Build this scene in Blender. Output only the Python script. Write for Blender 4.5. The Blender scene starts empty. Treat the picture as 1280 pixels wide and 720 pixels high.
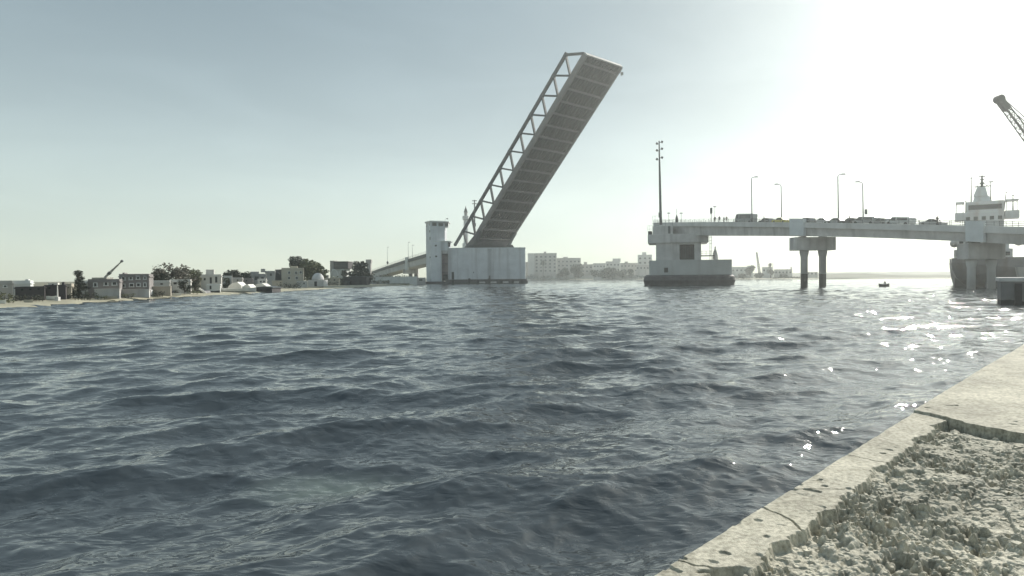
import bpy, bmesh, math, random
import numpy as np
from mathutils import Matrix, Vector
random.seed(7)
rng = np.random.default_rng(7)
R = math.radians
SC = bpy.context.scene
COL = SC.collection

# ------------------------------------------------------------------ camera
CAM = Vector((0.0, 0.0, 2.7))
FPX = 800.0
cam_d = bpy.data.cameras.new('camera')
cam_d.sensor_width = 36.0
cam_d.lens = 36.0 * FPX / 1280.0
cam_d.clip_start = 0.1
cam_d.clip_end = 6000
cam = bpy.data.objects.new('camera', cam_d)
COL.objects.link(cam)
CROT = Matrix.Rotation(R(90 - 0.93), 3, 'X') @ Matrix.Rotation(-0.008, 3, 'Z')
cam.matrix_world = Matrix.Translation(CAM) @ CROT.to_4x4()
SC.camera = cam

# ------------------------------------------------------------------ light
SUN_EL, SUN_AZ = 31.0, 44.5          # azimuth measured from +Y towards +X
w = bpy.data.worlds.new('World')
SC.world = w
w.use_nodes = True
nt = w.node_tree
nt.nodes.clear()
out = nt.nodes.new('ShaderNodeOutputWorld')
bg = nt.nodes.new('ShaderNodeBackground')
sky = nt.nodes.new('ShaderNodeTexSky')
sky.sky_type = 'NISHITA'
sky.sun_disc = False
sky.sun_elevation = R(SUN_EL)
sky.sun_rotation = R(SUN_AZ)
sky.altitude = 0
sky.air_density = 1.0
sky.dust_density = 0.4
sky.ozone_density = 1.0
hsv = nt.nodes.new('ShaderNodeHueSaturation')
hsv.inputs['Saturation'].default_value = 1.3
pre = nt.nodes.new('ShaderNodeVectorMath')        # soften the range of the sky: 10 * (v / 10) ^ g
pre.operation = 'SCALE'
pre.inputs['Scale'].default_value = 0.1
gam = nt.nodes.new('ShaderNodeGamma')
gam.inputs[1].default_value = 0.22
tint = nt.nodes.new('ShaderNodeMix')
tint.data_type = 'RGBA'
tint.blend_type = 'MULTIPLY'
tint.inputs[0].default_value = 1.0
tint.inputs[7].default_value = (9.2, 10.0, 9.5, 1)
nt.links.new(sky.outputs[0], pre.inputs[0])
nt.links.new(pre.outputs[0], gam.inputs[0])
nt.links.new(gam.outputs[0], hsv.inputs['Color'])
nt.links.new(hsv.outputs[0], tint.inputs[6])
wtc = nt.nodes.new('ShaderNodeTexCoord')           # pale air low in the sky, deeper tone higher up
wsp = nt.nodes.new('ShaderNodeSeparateXYZ')
wmr = nt.nodes.new('ShaderNodeValToRGB')
wmr.color_ramp.interpolation = 'B_SPLINE'
els = wmr.color_ramp.elements
els[0].position, els[0].color = 0.0, (1.0, 1.0, 0.97, 1)
els[1].position, els[1].color = 0.75, (0.56, 0.60, 0.64, 1)
for p_, c_ in ((0.10, (0.95, 0.95, 0.93, 1)), (0.22, (0.67, 0.68, 0.70, 1)), (0.40, (0.39, 0.425, 0.46, 1))):
    e_ = els.new(p_)
    e_.color = c_
wml = nt.nodes.new('ShaderNodeMix')
wml.data_type = 'RGBA'
wml.blend_type = 'MULTIPLY'
wml.inputs[0].default_value = 1.0
nt.links.new(wtc.outputs['Generated'], wsp.inputs[0])
nt.links.new(wsp.outputs[2], wmr.inputs[0])
nt.links.new(tint.outputs[2], wml.inputs[6])
nt.links.new(wmr.outputs[0], wml.inputs[7])
wmp = nt.nodes.new('ShaderNodeMapping')            # thin wisps of high cloud
wmp.inputs['Scale'].default_value = (1.2, 1.2, 4.5)
wmp.inputs['Rotation'].default_value = (0, R(14), 0)
wnz = nt.nodes.new('ShaderNodeTexNoise')
wnz.inputs['Scale'].default_value = 2.6
wnz.inputs['Detail'].default_value = 7
wnz.inputs['Distortion'].default_value = 0.6
wrp = nt.nodes.new('ShaderNodeValToRGB')
wrp.color_ramp.elements[0].position = 0.42
wrp.color_ramp.elements[1].position = 0.80
wrp.color_ramp.elements[0].color = (1, 1, 1, 1)
wrp.color_ramp.elements[1].color = (1.16, 1.15, 1.14, 1)
wm2 = nt.nodes.new('ShaderNodeMix')
wm2.data_type = 'RGBA'
wm2.blend_type = 'MULTIPLY'
wm2.inputs[0].default_value = 1.0
nt.links.new(wtc.outputs['Generated'], wmp.inputs[0])
nt.links.new(wmp.outputs[0], wnz.inputs['Vector'])
nt.links.new(wnz.outputs[0], wrp.inputs[0])
nt.links.new(wml.outputs[2], wm2.inputs[6])
nt.links.new(wrp.outputs[0], wm2.inputs[7])
nt.links.new(wm2.outputs[2], bg.inputs[0])
bg.inputs[1].default_value = 0.076
nt.links.new(bg.outputs[0], out.inputs[0])

sun_d = bpy.data.lights.new('sun', 'SUN')
sun_d.energy = 5.0
sun_d.angle = R(0.55)
sun_d.color = (1.0, 0.95, 0.86)
sun = bpy.data.objects.new('sun', sun_d)
COL.objects.link(sun)
sdir = Vector((math.sin(R(SUN_AZ)) * math.cos(R(SUN_EL)), math.cos(R(SUN_AZ)) * math.cos(R(SUN_EL)), math.sin(R(SUN_EL))))
sun.rotation_euler = sdir.to_track_quat('Z', 'Y').to_euler()

SC.view_settings.view_transform = 'Standard'
SC.view_settings.look = 'None'
SC.view_settings.gamma = 1
SC.view_settings.exposure = 0.42
SC.render.engine = 'CYCLES'
SC.cycles.use_denoising = True
SC.cycles.max_bounces = 6
SC.cycles.diffuse_bounces = 2
SC.cycles.glossy_bounces = 3
SC.cycles.volume_bounces = 1
SC.cycles.caustics_reflective = False
SC.cycles.caustics_refractive = False
SC.cycles.sample_clamp_indirect = 6

# ------------------------------------------------------------------ projection helpers
def ray(px, py):
    return CROT @ Vector(((px - 640) / FPX, -(py - 360) / FPX, -1))
def at(px, py, Y):                       # point seen at a photo pixel, at depth Y
    d = ray(px, py)
    return CAM + d * (Y / d.y)
def gz(px, py, z=0.0):                   # point seen at a photo pixel, on the level z
    d = ray(px, py)
    return CAM + d * ((z - CAM.z) / d.z)
def proj(P):
    d = CROT.transposed() @ (Vector(P) - CAM)
    return 640 - FPX * d.x / d.z, 360 + FPX * d.y / d.z

# ------------------------------------------------------------------ materials
MATS = {}
def mat(name, col, rough=0.8, var=0.25, scale=0.6, stain=0.0, stain_col=(0.08, 0.06, 0.05), bump=0.0, metal=0.0,
        fine=0.0, low=None):
    if name in MATS:
        return MATS[name]
    m = bpy.data.materials.new(name)
    m.use_nodes = True
    n = m.node_tree
    b = n.nodes['Principled BSDF']
    b.inputs['Roughness'].default_value = rough
    b.inputs['Metallic'].default_value = metal
    tc = n.nodes.new('ShaderNodeTexCoord')
    nz = n.nodes.new('ShaderNodeTexNoise')
    nz.inputs['Scale'].default_value = scale
    nz.inputs['Detail'].default_value = 6
    nz.inputs['Roughness'].default_value = 0.62
    n.links.new(tc.outputs['Object'], nz.inputs['Vector'])
    rp = n.nodes.new('ShaderNodeValToRGB')
    rp.color_ramp.elements[0].position = 0.3
    rp.color_ramp.elements[1].position = 0.72
    rp.color_ramp.elements[0].color = tuple(c * (1 - var) for c in col) + (1,)
    rp.color_ramp.elements[1].color = tuple(min(1, c * (1 + var * 0.6)) for c in col) + (1,)
    n.links.new(nz.outputs[0], rp.inputs[0])
    last = rp.outputs[0]
    if stain > 0:                        # rain streaks: noise stretched along z
        mp = n.nodes.new('ShaderNodeMapping')
        mp.inputs['Scale'].default_value = (1, 1, 0.07)
        n.links.new(tc.outputs['Object'], mp.inputs[0])
        s = n.nodes.new('ShaderNodeTexNoise')
        s.inputs['Scale'].default_value = 0.55
        s.inputs['Detail'].default_value = 5
        n.links.new(mp.outputs[0], s.inputs['Vector'])
        r2 = n.nodes.new('ShaderNodeValToRGB')
        r2.color_ramp.elements[0].position = 0.5
        r2.color_ramp.elements[1].position = 0.75
        r2.color_ramp.elements[0].color = (0, 0, 0, 1)
        r2.color_ramp.elements[1].color = (stain,) * 3 + (1,)
        n.links.new(s.outputs[0], r2.inputs[0])
        mx = n.nodes.new('ShaderNodeMix')
        mx.data_type = 'RGBA'
        n.links.new(r2.outputs[0], mx.inputs[0])
        n.links.new(last, mx.inputs[6])
        mx.inputs[7].default_value = stain_col + (1,)
        last = mx.outputs[2]
    if low:                              # tide band: wet and weedy below a level (object z), ragged edge
        zl, lc = low
        sp = n.nodes.new('ShaderNodeSeparateXYZ')
        n.links.new(tc.outputs['Object'], sp.inputs[0])
        ad = n.nodes.new('ShaderNodeMath')
        ad.operation = 'MULTIPLY_ADD'
        ad.inputs[1].default_value = 0.9
        n.links.new(nz.outputs[0], ad.inputs[0])
        n.links.new(sp.outputs[2], ad.inputs[2])
        lt = n.nodes.new('ShaderNodeMath')
        lt.operation = 'LESS_THAN'
        lt.inputs[1].default_value = zl + 0.45
        n.links.new(ad.outputs[0], lt.inputs[0])
        mx = n.nodes.new('ShaderNodeMix')
        mx.data_type = 'RGBA'
        n.links.new(lt.outputs[0], mx.inputs[0])
        n.links.new(last, mx.inputs[6])
        mx.inputs[7].default_value = lc + (1,)
        last = mx.outputs[2]
    n.links.new(last, b.inputs['Base Color'])
    if bump > 0:
        bp = n.nodes.new('ShaderNodeBump')
        bp.inputs['Strength'].default_value = bump
        bp.inputs['Distance'].default_value = 0.024
        n2 = n.nodes.new('ShaderNodeTexNoise')
        n2.inputs['Scale'].default_value = fine or scale * 8
        n2.inputs['Detail'].default_value = 8
        n.links.new(tc.outputs['Object'], n2.inputs['Vector'])
        n.links.new(n2.outputs[0], bp.inputs['Height'])
        n.links.new(bp.outputs[0], b.inputs['Normal'])
    MATS[name] = m
    return m

WHITE = mat('white render', (0.62, 0.64, 0.63), 0.85, 0.15, 0.4, stain=0.35, stain_col=(0.25, 0.23, 0.22))
BLOCKW = mat('whitewashed pier concrete', (0.60, 0.63, 0.66), 0.85, 0.16, 0.25, stain=0.45, stain_col=(0.26, 0.25, 0.26))
CONC = mat('grey concrete', (0.56, 0.55, 0.54), 0.9, 0.25, 0.3, stain=0.5, stain_col=(0.16, 0.15, 0.15), bump=0.2)
CONCL = mat('pale concrete', (0.57, 0.57, 0.56), 0.9, 0.18, 0.3, stain=0.3, stain_col=(0.25, 0.24, 0.23), bump=0.2)
CONCT = mat('tidal concrete', (0.42, 0.41, 0.4), 0.9, 0.25, 0.3, stain=0.5, stain_col=(0.16, 0.15, 0.15), low=(3.0, (0.05, 0.05, 0.05)))
DARKC = mat('wet weedy concrete', (0.085, 0.08, 0.083), 0.7, 0.5, 0.6, bump=0.4)
RUBBER = mat('black rubber', (0.03, 0.03, 0.032), 0.8, 0.3, 2)
DARKW = mat('dark void', (0.022, 0.022, 0.025), 0.6, 0.3, 1)
GLASS = mat('dark window glass', (0.025, 0.028, 0.033), 0.15, 0.3, 1)
CARGLASS = mat('car glass', (0.09, 0.1, 0.105), 0.1, 0.2, 1)
STEELG = mat('grey painted steel', (0.032, 0.041, 0.047), 0.55, 0.25, 0.5, stain=0.3, stain_col=(0.10, 0.07, 0.05))
STEELD = mat('dark grey steel', (0.06, 0.07, 0.075), 0.5, 0.25, 0.8)
STEELL = mat('light grey painted steel', (0.34, 0.34, 0.33), 0.55, 0.2, 0.5, stain=0.3, stain_col=(0.15, 0.11, 0.08))
FLOORB = mat('pale floor beam paint', (0.165, 0.155, 0.15), 0.7, 0.2, 0.4)  # paler grey for the floor beams and side girders
LEAFU = mat('brown grey deck plate', (0.055, 0.047, 0.046), 0.7, 0.22, 0.25, stain=0.3, stain_col=(0.08, 0.06, 0.055))
GALV = mat('galvanised steel', (0.33, 0.34, 0.35), 0.5, 0.2, 1.5, metal=0.4)
ASPH = mat('asphalt', (0.05, 0.05, 0.052), 0.9, 0.3, 1.0)
BARK = mat('bark', (0.09, 0.07, 0.055), 0.9, 0.3, 2)
LEAF_D = mat('dark foliage', (0.055, 0.06, 0.042), 0.75, 0.55, 0.9)
LEAF_T = mat('deep green foliage', (0.03, 0.035, 0.024), 0.75, 0.5, 0.3)
LEAF_M = mat('mid foliage', (0.075, 0.085, 0.05), 0.75, 0.5, 0.8)
LEAF_O = mat('olive foliage', (0.14, 0.15, 0.075), 0.75, 0.45, 0.8)
LEAF_B = mat('sparse dusty foliage', (0.17, 0.155, 0.125), 0.8, 0.5, 0.8)
SAND = mat('sandy bank', (0.30, 0.285, 0.21), 0.95, 0.3, 0.25, bump=0.4)
SCRUB = mat('dry scrub land', (0.15, 0.14, 0.09), 0.95, 0.5, 0.12)
WEATHW = mat('weathered whitewash', (0.55, 0.54, 0.51), 0.9, 0.2, 0.4, stain=0.5, stain_col=(0.2, 0.18, 0.17))
GREYH = mat('grey block wall', (0.23, 0.215, 0.21), 0.9, 0.3, 0.5, stain=0.5, stain_col=(0.06, 0.05, 0.05))
GREYM = mat('unpainted render', (0.42, 0.405, 0.39), 0.9, 0.25, 0.4, stain=0.5, stain_col=(0.12, 0.1, 0.1))
CREAM = mat('cream render', (0.5, 0.46, 0.38), 0.9, 0.2, 0.4, stain=0.35, stain_col=(0.22, 0.19, 0.16))
DARKS = mat('dark boarding', (0.07, 0.065, 0.068), 0.85, 0.35, 0.8, stain=0.4)
HULLD = mat('dark hull paint', (0.22, 0.223, 0.225), 0.5, 0.25, 0.3, stain=0.5, stain_col=(0.10, 0.06, 0.045))
SHIPW = mat('white ship paint', (0.6, 0.61, 0.6), 0.5, 0.12, 0.3, stain=0.45, stain_col=(0.3, 0.2, 0.14))
BOATW = mat('white boat paint', (0.72, 0.71, 0.66), 0.45, 0.12, 0.8)
BOATD = mat('dark boat paint', (0.035, 0.035, 0.04), 0.5, 0.3, 0.8)
CRANEY = mat('faded crane paint', (0.3, 0.29, 0.26), 0.6, 0.2, 1)
SKIN = mat('skin', (0.32, 0.2, 0.14), 0.6, 0.1, 5)
HILLM = mat('scrub hillside', (0.10, 0.105, 0.07), 0.95, 0.5, 0.03)

# ------------------------------------------------------------------ mesh builder
class MB:
    def __init__(s):
        s.v, s.f, s.sm = [], [], []
    def add(s, vs, fs, smooth=False):
        o = len(s.v)
        s.v += [tuple(p) for p in vs]
        s.f += [tuple(i + o for i in f) for f in fs]
        s.sm += [smooth] * len(fs)
        return s
    def box(s, x0, x1, y0, y1, z0, z1, M=None, top=1.0):
        cx, cy = (x0 + x1) / 2, (y0 + y1) / 2
        vs = [(x0, y0, z0), (x1, y0, z0), (x1, y1, z0), (x0, y1, z0)]
        vs += [(cx + (x - cx) * top, cy + (y - cy) * top, z1) for x, y, _ in vs]
        if M:
            vs = [M @ Vector(p) for p in vs]
        return s.add(vs, [(3, 2, 1, 0), (4, 5, 6, 7), (0, 1, 5, 4), (1, 2, 6, 5), (2, 3, 7, 6), (3, 0, 4, 7)])
    def beam(s, a, b, wx, wy, up=(0, 0, 1), e=0.0):
        a, b = Vector(a), Vector(b)
        d = (b - a).normalized()
        a, b = a - d * e, b + d * e
        u = Vector(up)
        x = d.cross(u)
        if x.length < 1e-4:
            x = d.cross(Vector((1, 0, 0)))
        x.normalize()
        y = x.cross(d).normalized()
        vs = [p + x * (i * wx / 2) + y * (j * wy / 2) for p in (a, b) for i, j in ((-1, -1), (1, -1), (1, 1), (-1, 1))]
        return s.add(vs, [(0, 1, 2, 3), (7, 6, 5, 4), (0, 4, 5, 1), (1, 5, 6, 2), (2, 6, 7, 3), (3, 7, 4, 0)])
    def tube(s, pts, r, n=8, cap=True):
        pts = [Vector(p) for p in pts]
        rs = r if isinstance(r, (list, tuple)) else [r] * len(pts)
        vs, fs = [], []
        for i, p in enumerate(pts):
            d = (pts[min(i + 1, len(pts) - 1)] - pts[max(i - 1, 0)]).normalized()
            x = d.cross(Vector((0, 0, 1)))
            if x.length < 1e-3:
                x = d.cross(Vector((0, 1, 0)))
            x.normalize()
            y = d.cross(x)
            for k in range(n):
                t = 2 * math.pi * k / n
                vs.append(p + (x * math.cos(t) + y * math.sin(t)) * rs[i])
        for i in range(len(pts) - 1):
            for k in range(n):
                a, b = i * n + k, i * n + (k + 1) % n
                fs.append((a, b, b + n, a + n))
        s.add(vs, fs, True)
        if cap:
            o = len(pts) * n
            s.add(vs[:n], [tuple(range(n))[::-1]])
            s.add(vs[-n:], [tuple(range(n))])
        return s
    def lathe(s, prof, n=16, c=(0, 0), smooth=True):
        vs, fs = [], []
        for r, z in prof:
            for k in range(n):
                t = 2 * math.pi * k / n
                vs.append((c[0] + r * math.cos(t), c[1] + r * math.sin(t), z))
        for i in range(len(prof) - 1):
            for k in range(n):
                a, b = i * n + k, i * n + (k + 1) % n
                fs.append((a, b, b + n, a + n))
        fs.append(tuple(range(n))[::-1])
        fs.append(tuple(range((len(prof) - 1) * n, len(prof) * n)))
        return s.add(vs, fs, smooth)
    def prism(s, poly, y0, y1, M=None, smooth=False):      # poly in x,z, pushed along y
        n = len(poly)
        vs = [(x, y0, z) for x, z in poly] + [(x, y1, z) for x, z in poly]
        if M:
            vs = [M @ Vector(p) for p in vs]
        fs = [tuple(range(n)), tuple(range(2 * n - 1, n - 1, -1))]
        fs += [(i, i + n, (i + 1) % n + n, (i + 1) % n) for i in range(n)]
        return s.add(vs, fs, smooth)
    def vprism(s, poly, z0, z1, top=None):                 # poly in x,y, pushed up
        n = len(poly)
        top = top or poly
        vs = [(x, y, z0) for x, y in poly] + [(x, y, z1) for x, y in top]
        fs = [tuple(range(n))[::-1], tuple(range(n, 2 * n))]
        fs += [(i, (i + 1) % n, (i + 1) % n + n, i + n) for i in range(n)]
        return s.add(vs, fs)
    def loft(s, secs, closed=True, smooth=False, caps=True):
        n = len(secs[0])
        vs = [p for q in secs for p in q]
        fs = []
        for i in range(len(secs) - 1):
            for k in range(n if closed else n - 1):
                a, b = i * n + k, i * n + (k + 1) % n
                fs.append((a, b, b + n, a + n))
        if caps and closed:
            fs.append(tuple(range(n))[::-1])
            fs.append(tuple(range((len(secs) - 1) * n, len(secs) * n)))
        return s.add(vs, fs, smooth)
    def build(s, name, m, parent=None, loc=None, rotz=0.0, bevel=0.0):
        me = bpy.data.meshes.new(name)
        me.from_pydata(s.v, [], s.f)
        me.polygons.foreach_set('use_smooth', s.sm)
        me.validate()
        bm = bmesh.new()
        bm.from_mesh(me)
        bmesh.ops.recalc_face_normals(bm, faces=bm.faces)
        bm.to_mesh(me)
        bm.free()
        me.materials.append(m)
        o = bpy.data.objects.new(name, me)
        COL.objects.link(o)
        if parent:
            o.parent = parent
        if loc is not None:
            o.location = loc
        o.rotation_euler.z = rotz
        if bevel:
            b = o.modifiers.new('bevel', 'BEVEL')
            b.width = bevel
            b.segments = 2
            b.limit_method = 'ANGLE'
        return o

def tag(o, label, cat, group=None, kind=None):
    o['label'] = label
    o['category'] = cat
    if group:
        o['group'] = group
    if kind:
        o['kind'] = kind
    return o
def thing(name, label, cat, loc, rotz=0.0, group=None):
    o = bpy.data.objects.new(name, None)
    o.empty_display_size = 0.5
    COL.objects.link(o)
    o.location = loc
    o.rotation_euler.z = rotz
    return tag(o, label, cat, group)
def struct(o, label, cat):
    return tag(o, label, cat, kind='structure')
def link_copy(o, parent, loc):
    c = o.copy()
    COL.objects.link(c)
    c.parent = parent
    c.location = loc
    return c

def grid_mesh(name, P, m, smooth=True):                    # P: (rows, cols, 3) numpy
    r, c = P.shape[:2]
    me = bpy.data.meshes.new(name)
    nv, nf = r * c, (r - 1) * (c - 1)
    me.vertices.add(nv)
    me.vertices.foreach_set('co', P.reshape(-1).astype(np.float32))
    i = np.arange(nv).reshape(r, c)
    q = np.stack([i[:-1, :-1], i[:-1, 1:], i[1:, 1:], i[1:, :-1]], -1).reshape(-1).astype(np.int32)
    me.loops.add(nf * 4)
    me.loops.foreach_set('vertex_index', q)
    me.polygons.add(nf)
    me.polygons.foreach_set('loop_start', np.arange(0, nf * 4, 4, dtype=np.int32))
    me.polygons.foreach_set('use_smooth', np.full(nf, smooth))
    me.update(calc_edges=True)
    me.materials.append(m)
    o = bpy.data.objects.new(name, me)
    COL.objects.link(o)
    return o

# numpy value noise / worley used for the broken quay surface and the land
def vnoise(x, y, seed=0):
    xi, yi = np.floor(x).astype(np.int64), np.floor(y).astype(np.int64)
    xf, yf = x - xi, y - yi
    u, v = xf * xf * (3 - 2 * xf), yf * yf * (3 - 2 * yf)
    def h(a, b):
        n = (a * 374761393 + b * 668265263 + seed * 974634777) & 0xFFFFFFFF
        n = ((n ^ (n >> 13)) * 1274126177) & 0xFFFFFFFF
        return ((n ^ (n >> 16)) & 0xFFFF) / 65535.0
    return (h(xi, yi) * (1 - u) + h(xi + 1, yi) * u) * (1 - v) + (h(xi, yi + 1) * (1 - u) + h(xi + 1, yi + 1) * u) * v
def fbm(x, y, o=4, seed=0, g=0.5):
    a, s, t = 1.0, 0.0, 0.0
    for k in range(o):
        s = s + a * vnoise(x * 2 ** k + 17.3 * k, y * 2 ** k - 9.1 * k, seed + k)
        t += a
        a *= g
    return s / t
def worley(x, y, seed=0):
    xi, yi = np.floor(x).astype(np.int64), np.floor(y).astype(np.int64)
    best = np.full(x.shape, 9.0)
    val = np.zeros(x.shape)
    def h(a, b, s):
        n = (a * 374761393 + b * 668265263 + s * 974634777) & 0xFFFFFFFF
        n = ((n ^ (n >> 13)) * 1274126177) & 0xFFFFFFFF
        return ((n ^ (n >> 16)) & 0xFFFF) / 65535.0
    for i in (-1, 0, 1):
        for j in (-1, 0, 1):
            cx, cy = xi + i, yi + j
            d = np.hypot(cx + h(cx, cy, seed) - x, cy + h(cx, cy, seed + 1) - y)
            m = d < best
            best = np.where(m, d, best)
            val = np.where(m, h(cx, cy, seed + 2), val)
    return best, val
def sstep(a, b, x):
    t = np.clip((x - a) / (b - a), 0, 1)
    return t * t * (3 - 2 * t)

# ================================================================== SETTING
# ------------------------------------------------------------------ water
def build_water():
    NR, NC = 1150, 1150
    r = 2.2 * np.exp(np.linspace(0, math.log(1150 / 2.2), NR))
    th = np.linspace(R(-78), R(78), NC)
    X = r[:, None] * np.sin(th)[None, :]
    Y = r[:, None] * np.cos(th)[None, :]
    dx = np.gradient(r)[:, None] * np.ones_like(X)
    Z = np.zeros_like(X)
    DX = np.zeros_like(X)
    DY = np.zeros_like(X)
    g = np.random.default_rng(23)
    N = 165
    lam = np.exp(g.uniform(math.log(0.13), math.log(6.5), N))
    main = R(292)                         # travel direction (towards the quay and camera)
    for L in lam:
        spread = 0.40 + 0.45 * math.exp(-L / 1.2)
        a = main + g.normal(0, spread)
        k = 2 * math.pi / L
        st = 0.0262 * (min(1.0, L / 1.6) ** 0.12) * g.uniform(0.5, 1.3)      # steepness k*a
        st *= math.exp(-((max(0, math.log(L / 3.2))) ** 2) * 1.5)
        am = st / k
        kx, ky = math.cos(a), math.sin(a)
        ph = k * (X * kx + Y * ky) + g.uniform(0, 6.28)
        wgt = sstep(1.6, 3.2, L / dx) * am
        c, s = np.cos(ph), np.sin(ph)
        Z += wgt * c
        DX -= wgt * kx * s
        DY -= wgt * ky * s
    # gustiness: patches of rougher and calmer water
    gu = 0.65 + 0.75 * fbm(X / 14.0 + 40, Y / 14.0 + 40, 3, 5)
    P = np.stack([X + DX * gu * 1.0, Y + DY * gu * 1.0, Z * gu], -1)
    m = bpy.data.materials.new('sea water')
    m.use_nodes = True
    n = m.node_tree
    b = n.nodes['Principled BSDF']
    b.inputs['Roughness'].default_value = 0.035
    b.inputs['IOR'].default_value = 1.48
    tc = n.nodes.new('ShaderNodeTexCoord')
    big = n.nodes.new('ShaderNodeTexNoise')
    big.inputs['Scale'].default_value = 0.05
    n.links.new(tc.outputs['Object'], big.inputs['Vector'])
    rp = n.nodes.new('ShaderNodeValToRGB')
    rp.color_ramp.elements[0].color = (0.032, 0.040, 0.047, 1)
    rp.color_ramp.elements[1].color = (0.040, 0.050, 0.054, 1)
    n.links.new(big.outputs[0], rp.inputs[0])
    # soft pale green patch mixed into the water colour
    pc = gz(430, 602)
    m0 = n.nodes.new('ShaderNodeMapping')
    m0.inputs['Location'].default_value = (-pc.x / 1.5, -pc.y / 0.8, 0)
    m0.inputs['Scale'].default_value = (1 / 1.5, 1 / 0.8, 0)
    n.links.new(tc.outputs['Object'], m0.inputs[0])
    gs = n.nodes.new('ShaderNodeTexGradient')
    gs.gradient_type = 'SPHERICAL'
    n.links.new(m0.outputs[0], gs.inputs[0])
    pn = n.nodes.new('ShaderNodeTexNoise')
    pn.inputs['Scale'].default_value = 2.2
    n.links.new(tc.outputs['Object'], pn.inputs['Vector'])
    pm = n.nodes.new('ShaderNodeMath')
    pm.operation = 'MULTIPLY'
    n.links.new(gs.outputs['Fac'], pm.inputs[0])
    n.links.new(pn.outputs[0], pm.inputs[1])
    px_ = n.nodes.new('ShaderNodeMix')
    px_.data_type = 'RGBA'
    n.links.new(pm.outputs[0], px_.inputs[0])
    n.links.new(rp.outputs[0], px_.inputs[6])
    px_.inputs[7].default_value = (0.15, 0.19, 0.16, 1)
    n.links.new(px_.outputs[2], b.inputs['Base Color'])
    n1 = n.nodes.new('ShaderNodeTexNoise')
    n1.inputs['Scale'].default_value = 3.2
    n1.inputs['Detail'].default_value = 3
    n1.inputs['Distortion'].default_value = 0.4
    mp = n.nodes.new('ShaderNodeMapping')
    mp.inputs['Rotation'].default_value = (0, 0, R(-22))
    mp.inputs['Scale'].default_value = (0.55, 1.0, 1)
    n.links.new(tc.outputs['Object'], mp.inputs[0])
    n.links.new(mp.outputs[0], n1.inputs['Vector'])
    bp = n.nodes.new('ShaderNodeBump')
    bp.inputs['Strength'].default_value = 1.0
    bp.inputs['Distance'].default_value = 0.05
    n.links.new(n1.outputs[0], bp.inputs['Height'])
    n2 = n.nodes.new('ShaderNodeTexNoise')
    n2.inputs['Scale'].default_value = 0.75
    n2.inputs['Detail'].default_value = 2
    n.links.new(mp.outputs[0], n2.inputs['Vector'])
    b2 = n.nodes.new('ShaderNodeBump')
    b2.inputs['Strength'].default_value = 1.0
    b2.inputs['Distance'].default_value = 0.06
    n.links.new(n2.outputs[0], b2.inputs['Height'])
    n.links.new(bp.outputs[0], b2.inputs['Normal'])
    n.links.new(b2.outputs[0], b.inputs['Normal'])
    o = grid_mesh('water', P, m)
    struct(o, 'choppy dark blue grey channel water with pale crests', 'water')
build_water()

# ------------------------------------------------------------------ land
SHORE = [(-56, -60), (-53, 20)]
for px, py in ((0, 386), (50, 383), (100, 379.5), (150, 376.5), (200, 373.5), (260, 370), (340, 365.5), (400, 361.8), (460, 358.8), (520, 356.5)):
    p = gz(px, py)
    SHORE.append((p.x, p.y))
SHORE += [(-43, 285), (-48, 340), (-38, 450), (-12, 600), (16, 715), (60, 722), (110, 690), (140, 640), (170, 520), (200, 440),
          (232, 425), (290, 415), (400, 425), (520, 420), (960, 400)]
def build_land():
    pts = np.array(SHORE, float)
    # densify
    Q = []
    for a, b in zip(pts[:-1], pts[1:]):
        n = max(2, int(np.hypot(*(b - a)) / 2.5))
        n = min(n, 40)
        for k in range(n):
            Q.append(a + (b - a) * k / n)
    Q.append(pts[-1])
    Q = np.array(Q)
    t = np.gradient(Q, axis=0)
    for _ in range(12):
        t[1:-1] = (t[:-2] + 2 * t[1:-1] + t[2:]) / 4
    t /= np.hypot(t[:, 0], t[:, 1])[:, None]
    nrm = np.stack([-t[:, 1], t[:, 0]], -1)
    offs = [-4, -1.5, 0, 0.7, 1.5, 2.6, 4, 7, 12, 20, 35, 60, 110, 200, 320, 480]
    zs = [-2, -0.7, -0.08, 0.14, 0.26, 0.36, 0.44, 0.5, 0.5, 0.5, 0.5, 0.5, 0.6, 0.8, 1.4, 2.1]
    P = np.zeros((len(Q), len(offs), 3))
    for j, (o, z) in enumerate(zip(offs, zs)):
        wob = (fbm(Q[:, 0] / 5 + 3, Q[:, 1] / 5, 3, 11) - 0.5) * (1.6 if o < 8 else 0)
        P[:, j, :2] = Q + nrm * (o + wob)[:, None]
        P[:, j, 2] = z + ((fbm(P[:, j, 0] / 2.5, P[:, j, 1] / 2.5, 3, 4) - 0.5) * 0.3 if 0 < o < 8 else 0)
    P[:, :, 0] = np.clip(P[:, :, 0], -990, 990)
    P[:, :, 1] = np.clip(P[:, :, 1], -90, 1140)
    struct(grid_mesh('bank', P[:, :10], SAND, True), 'pale sandy bank along the water edge', 'bank')
    struct(grid_mesh('ground', P[:, 9:], SCRUB, True), 'flat scrubby land behind the bank', 'ground')
build_land()

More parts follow.
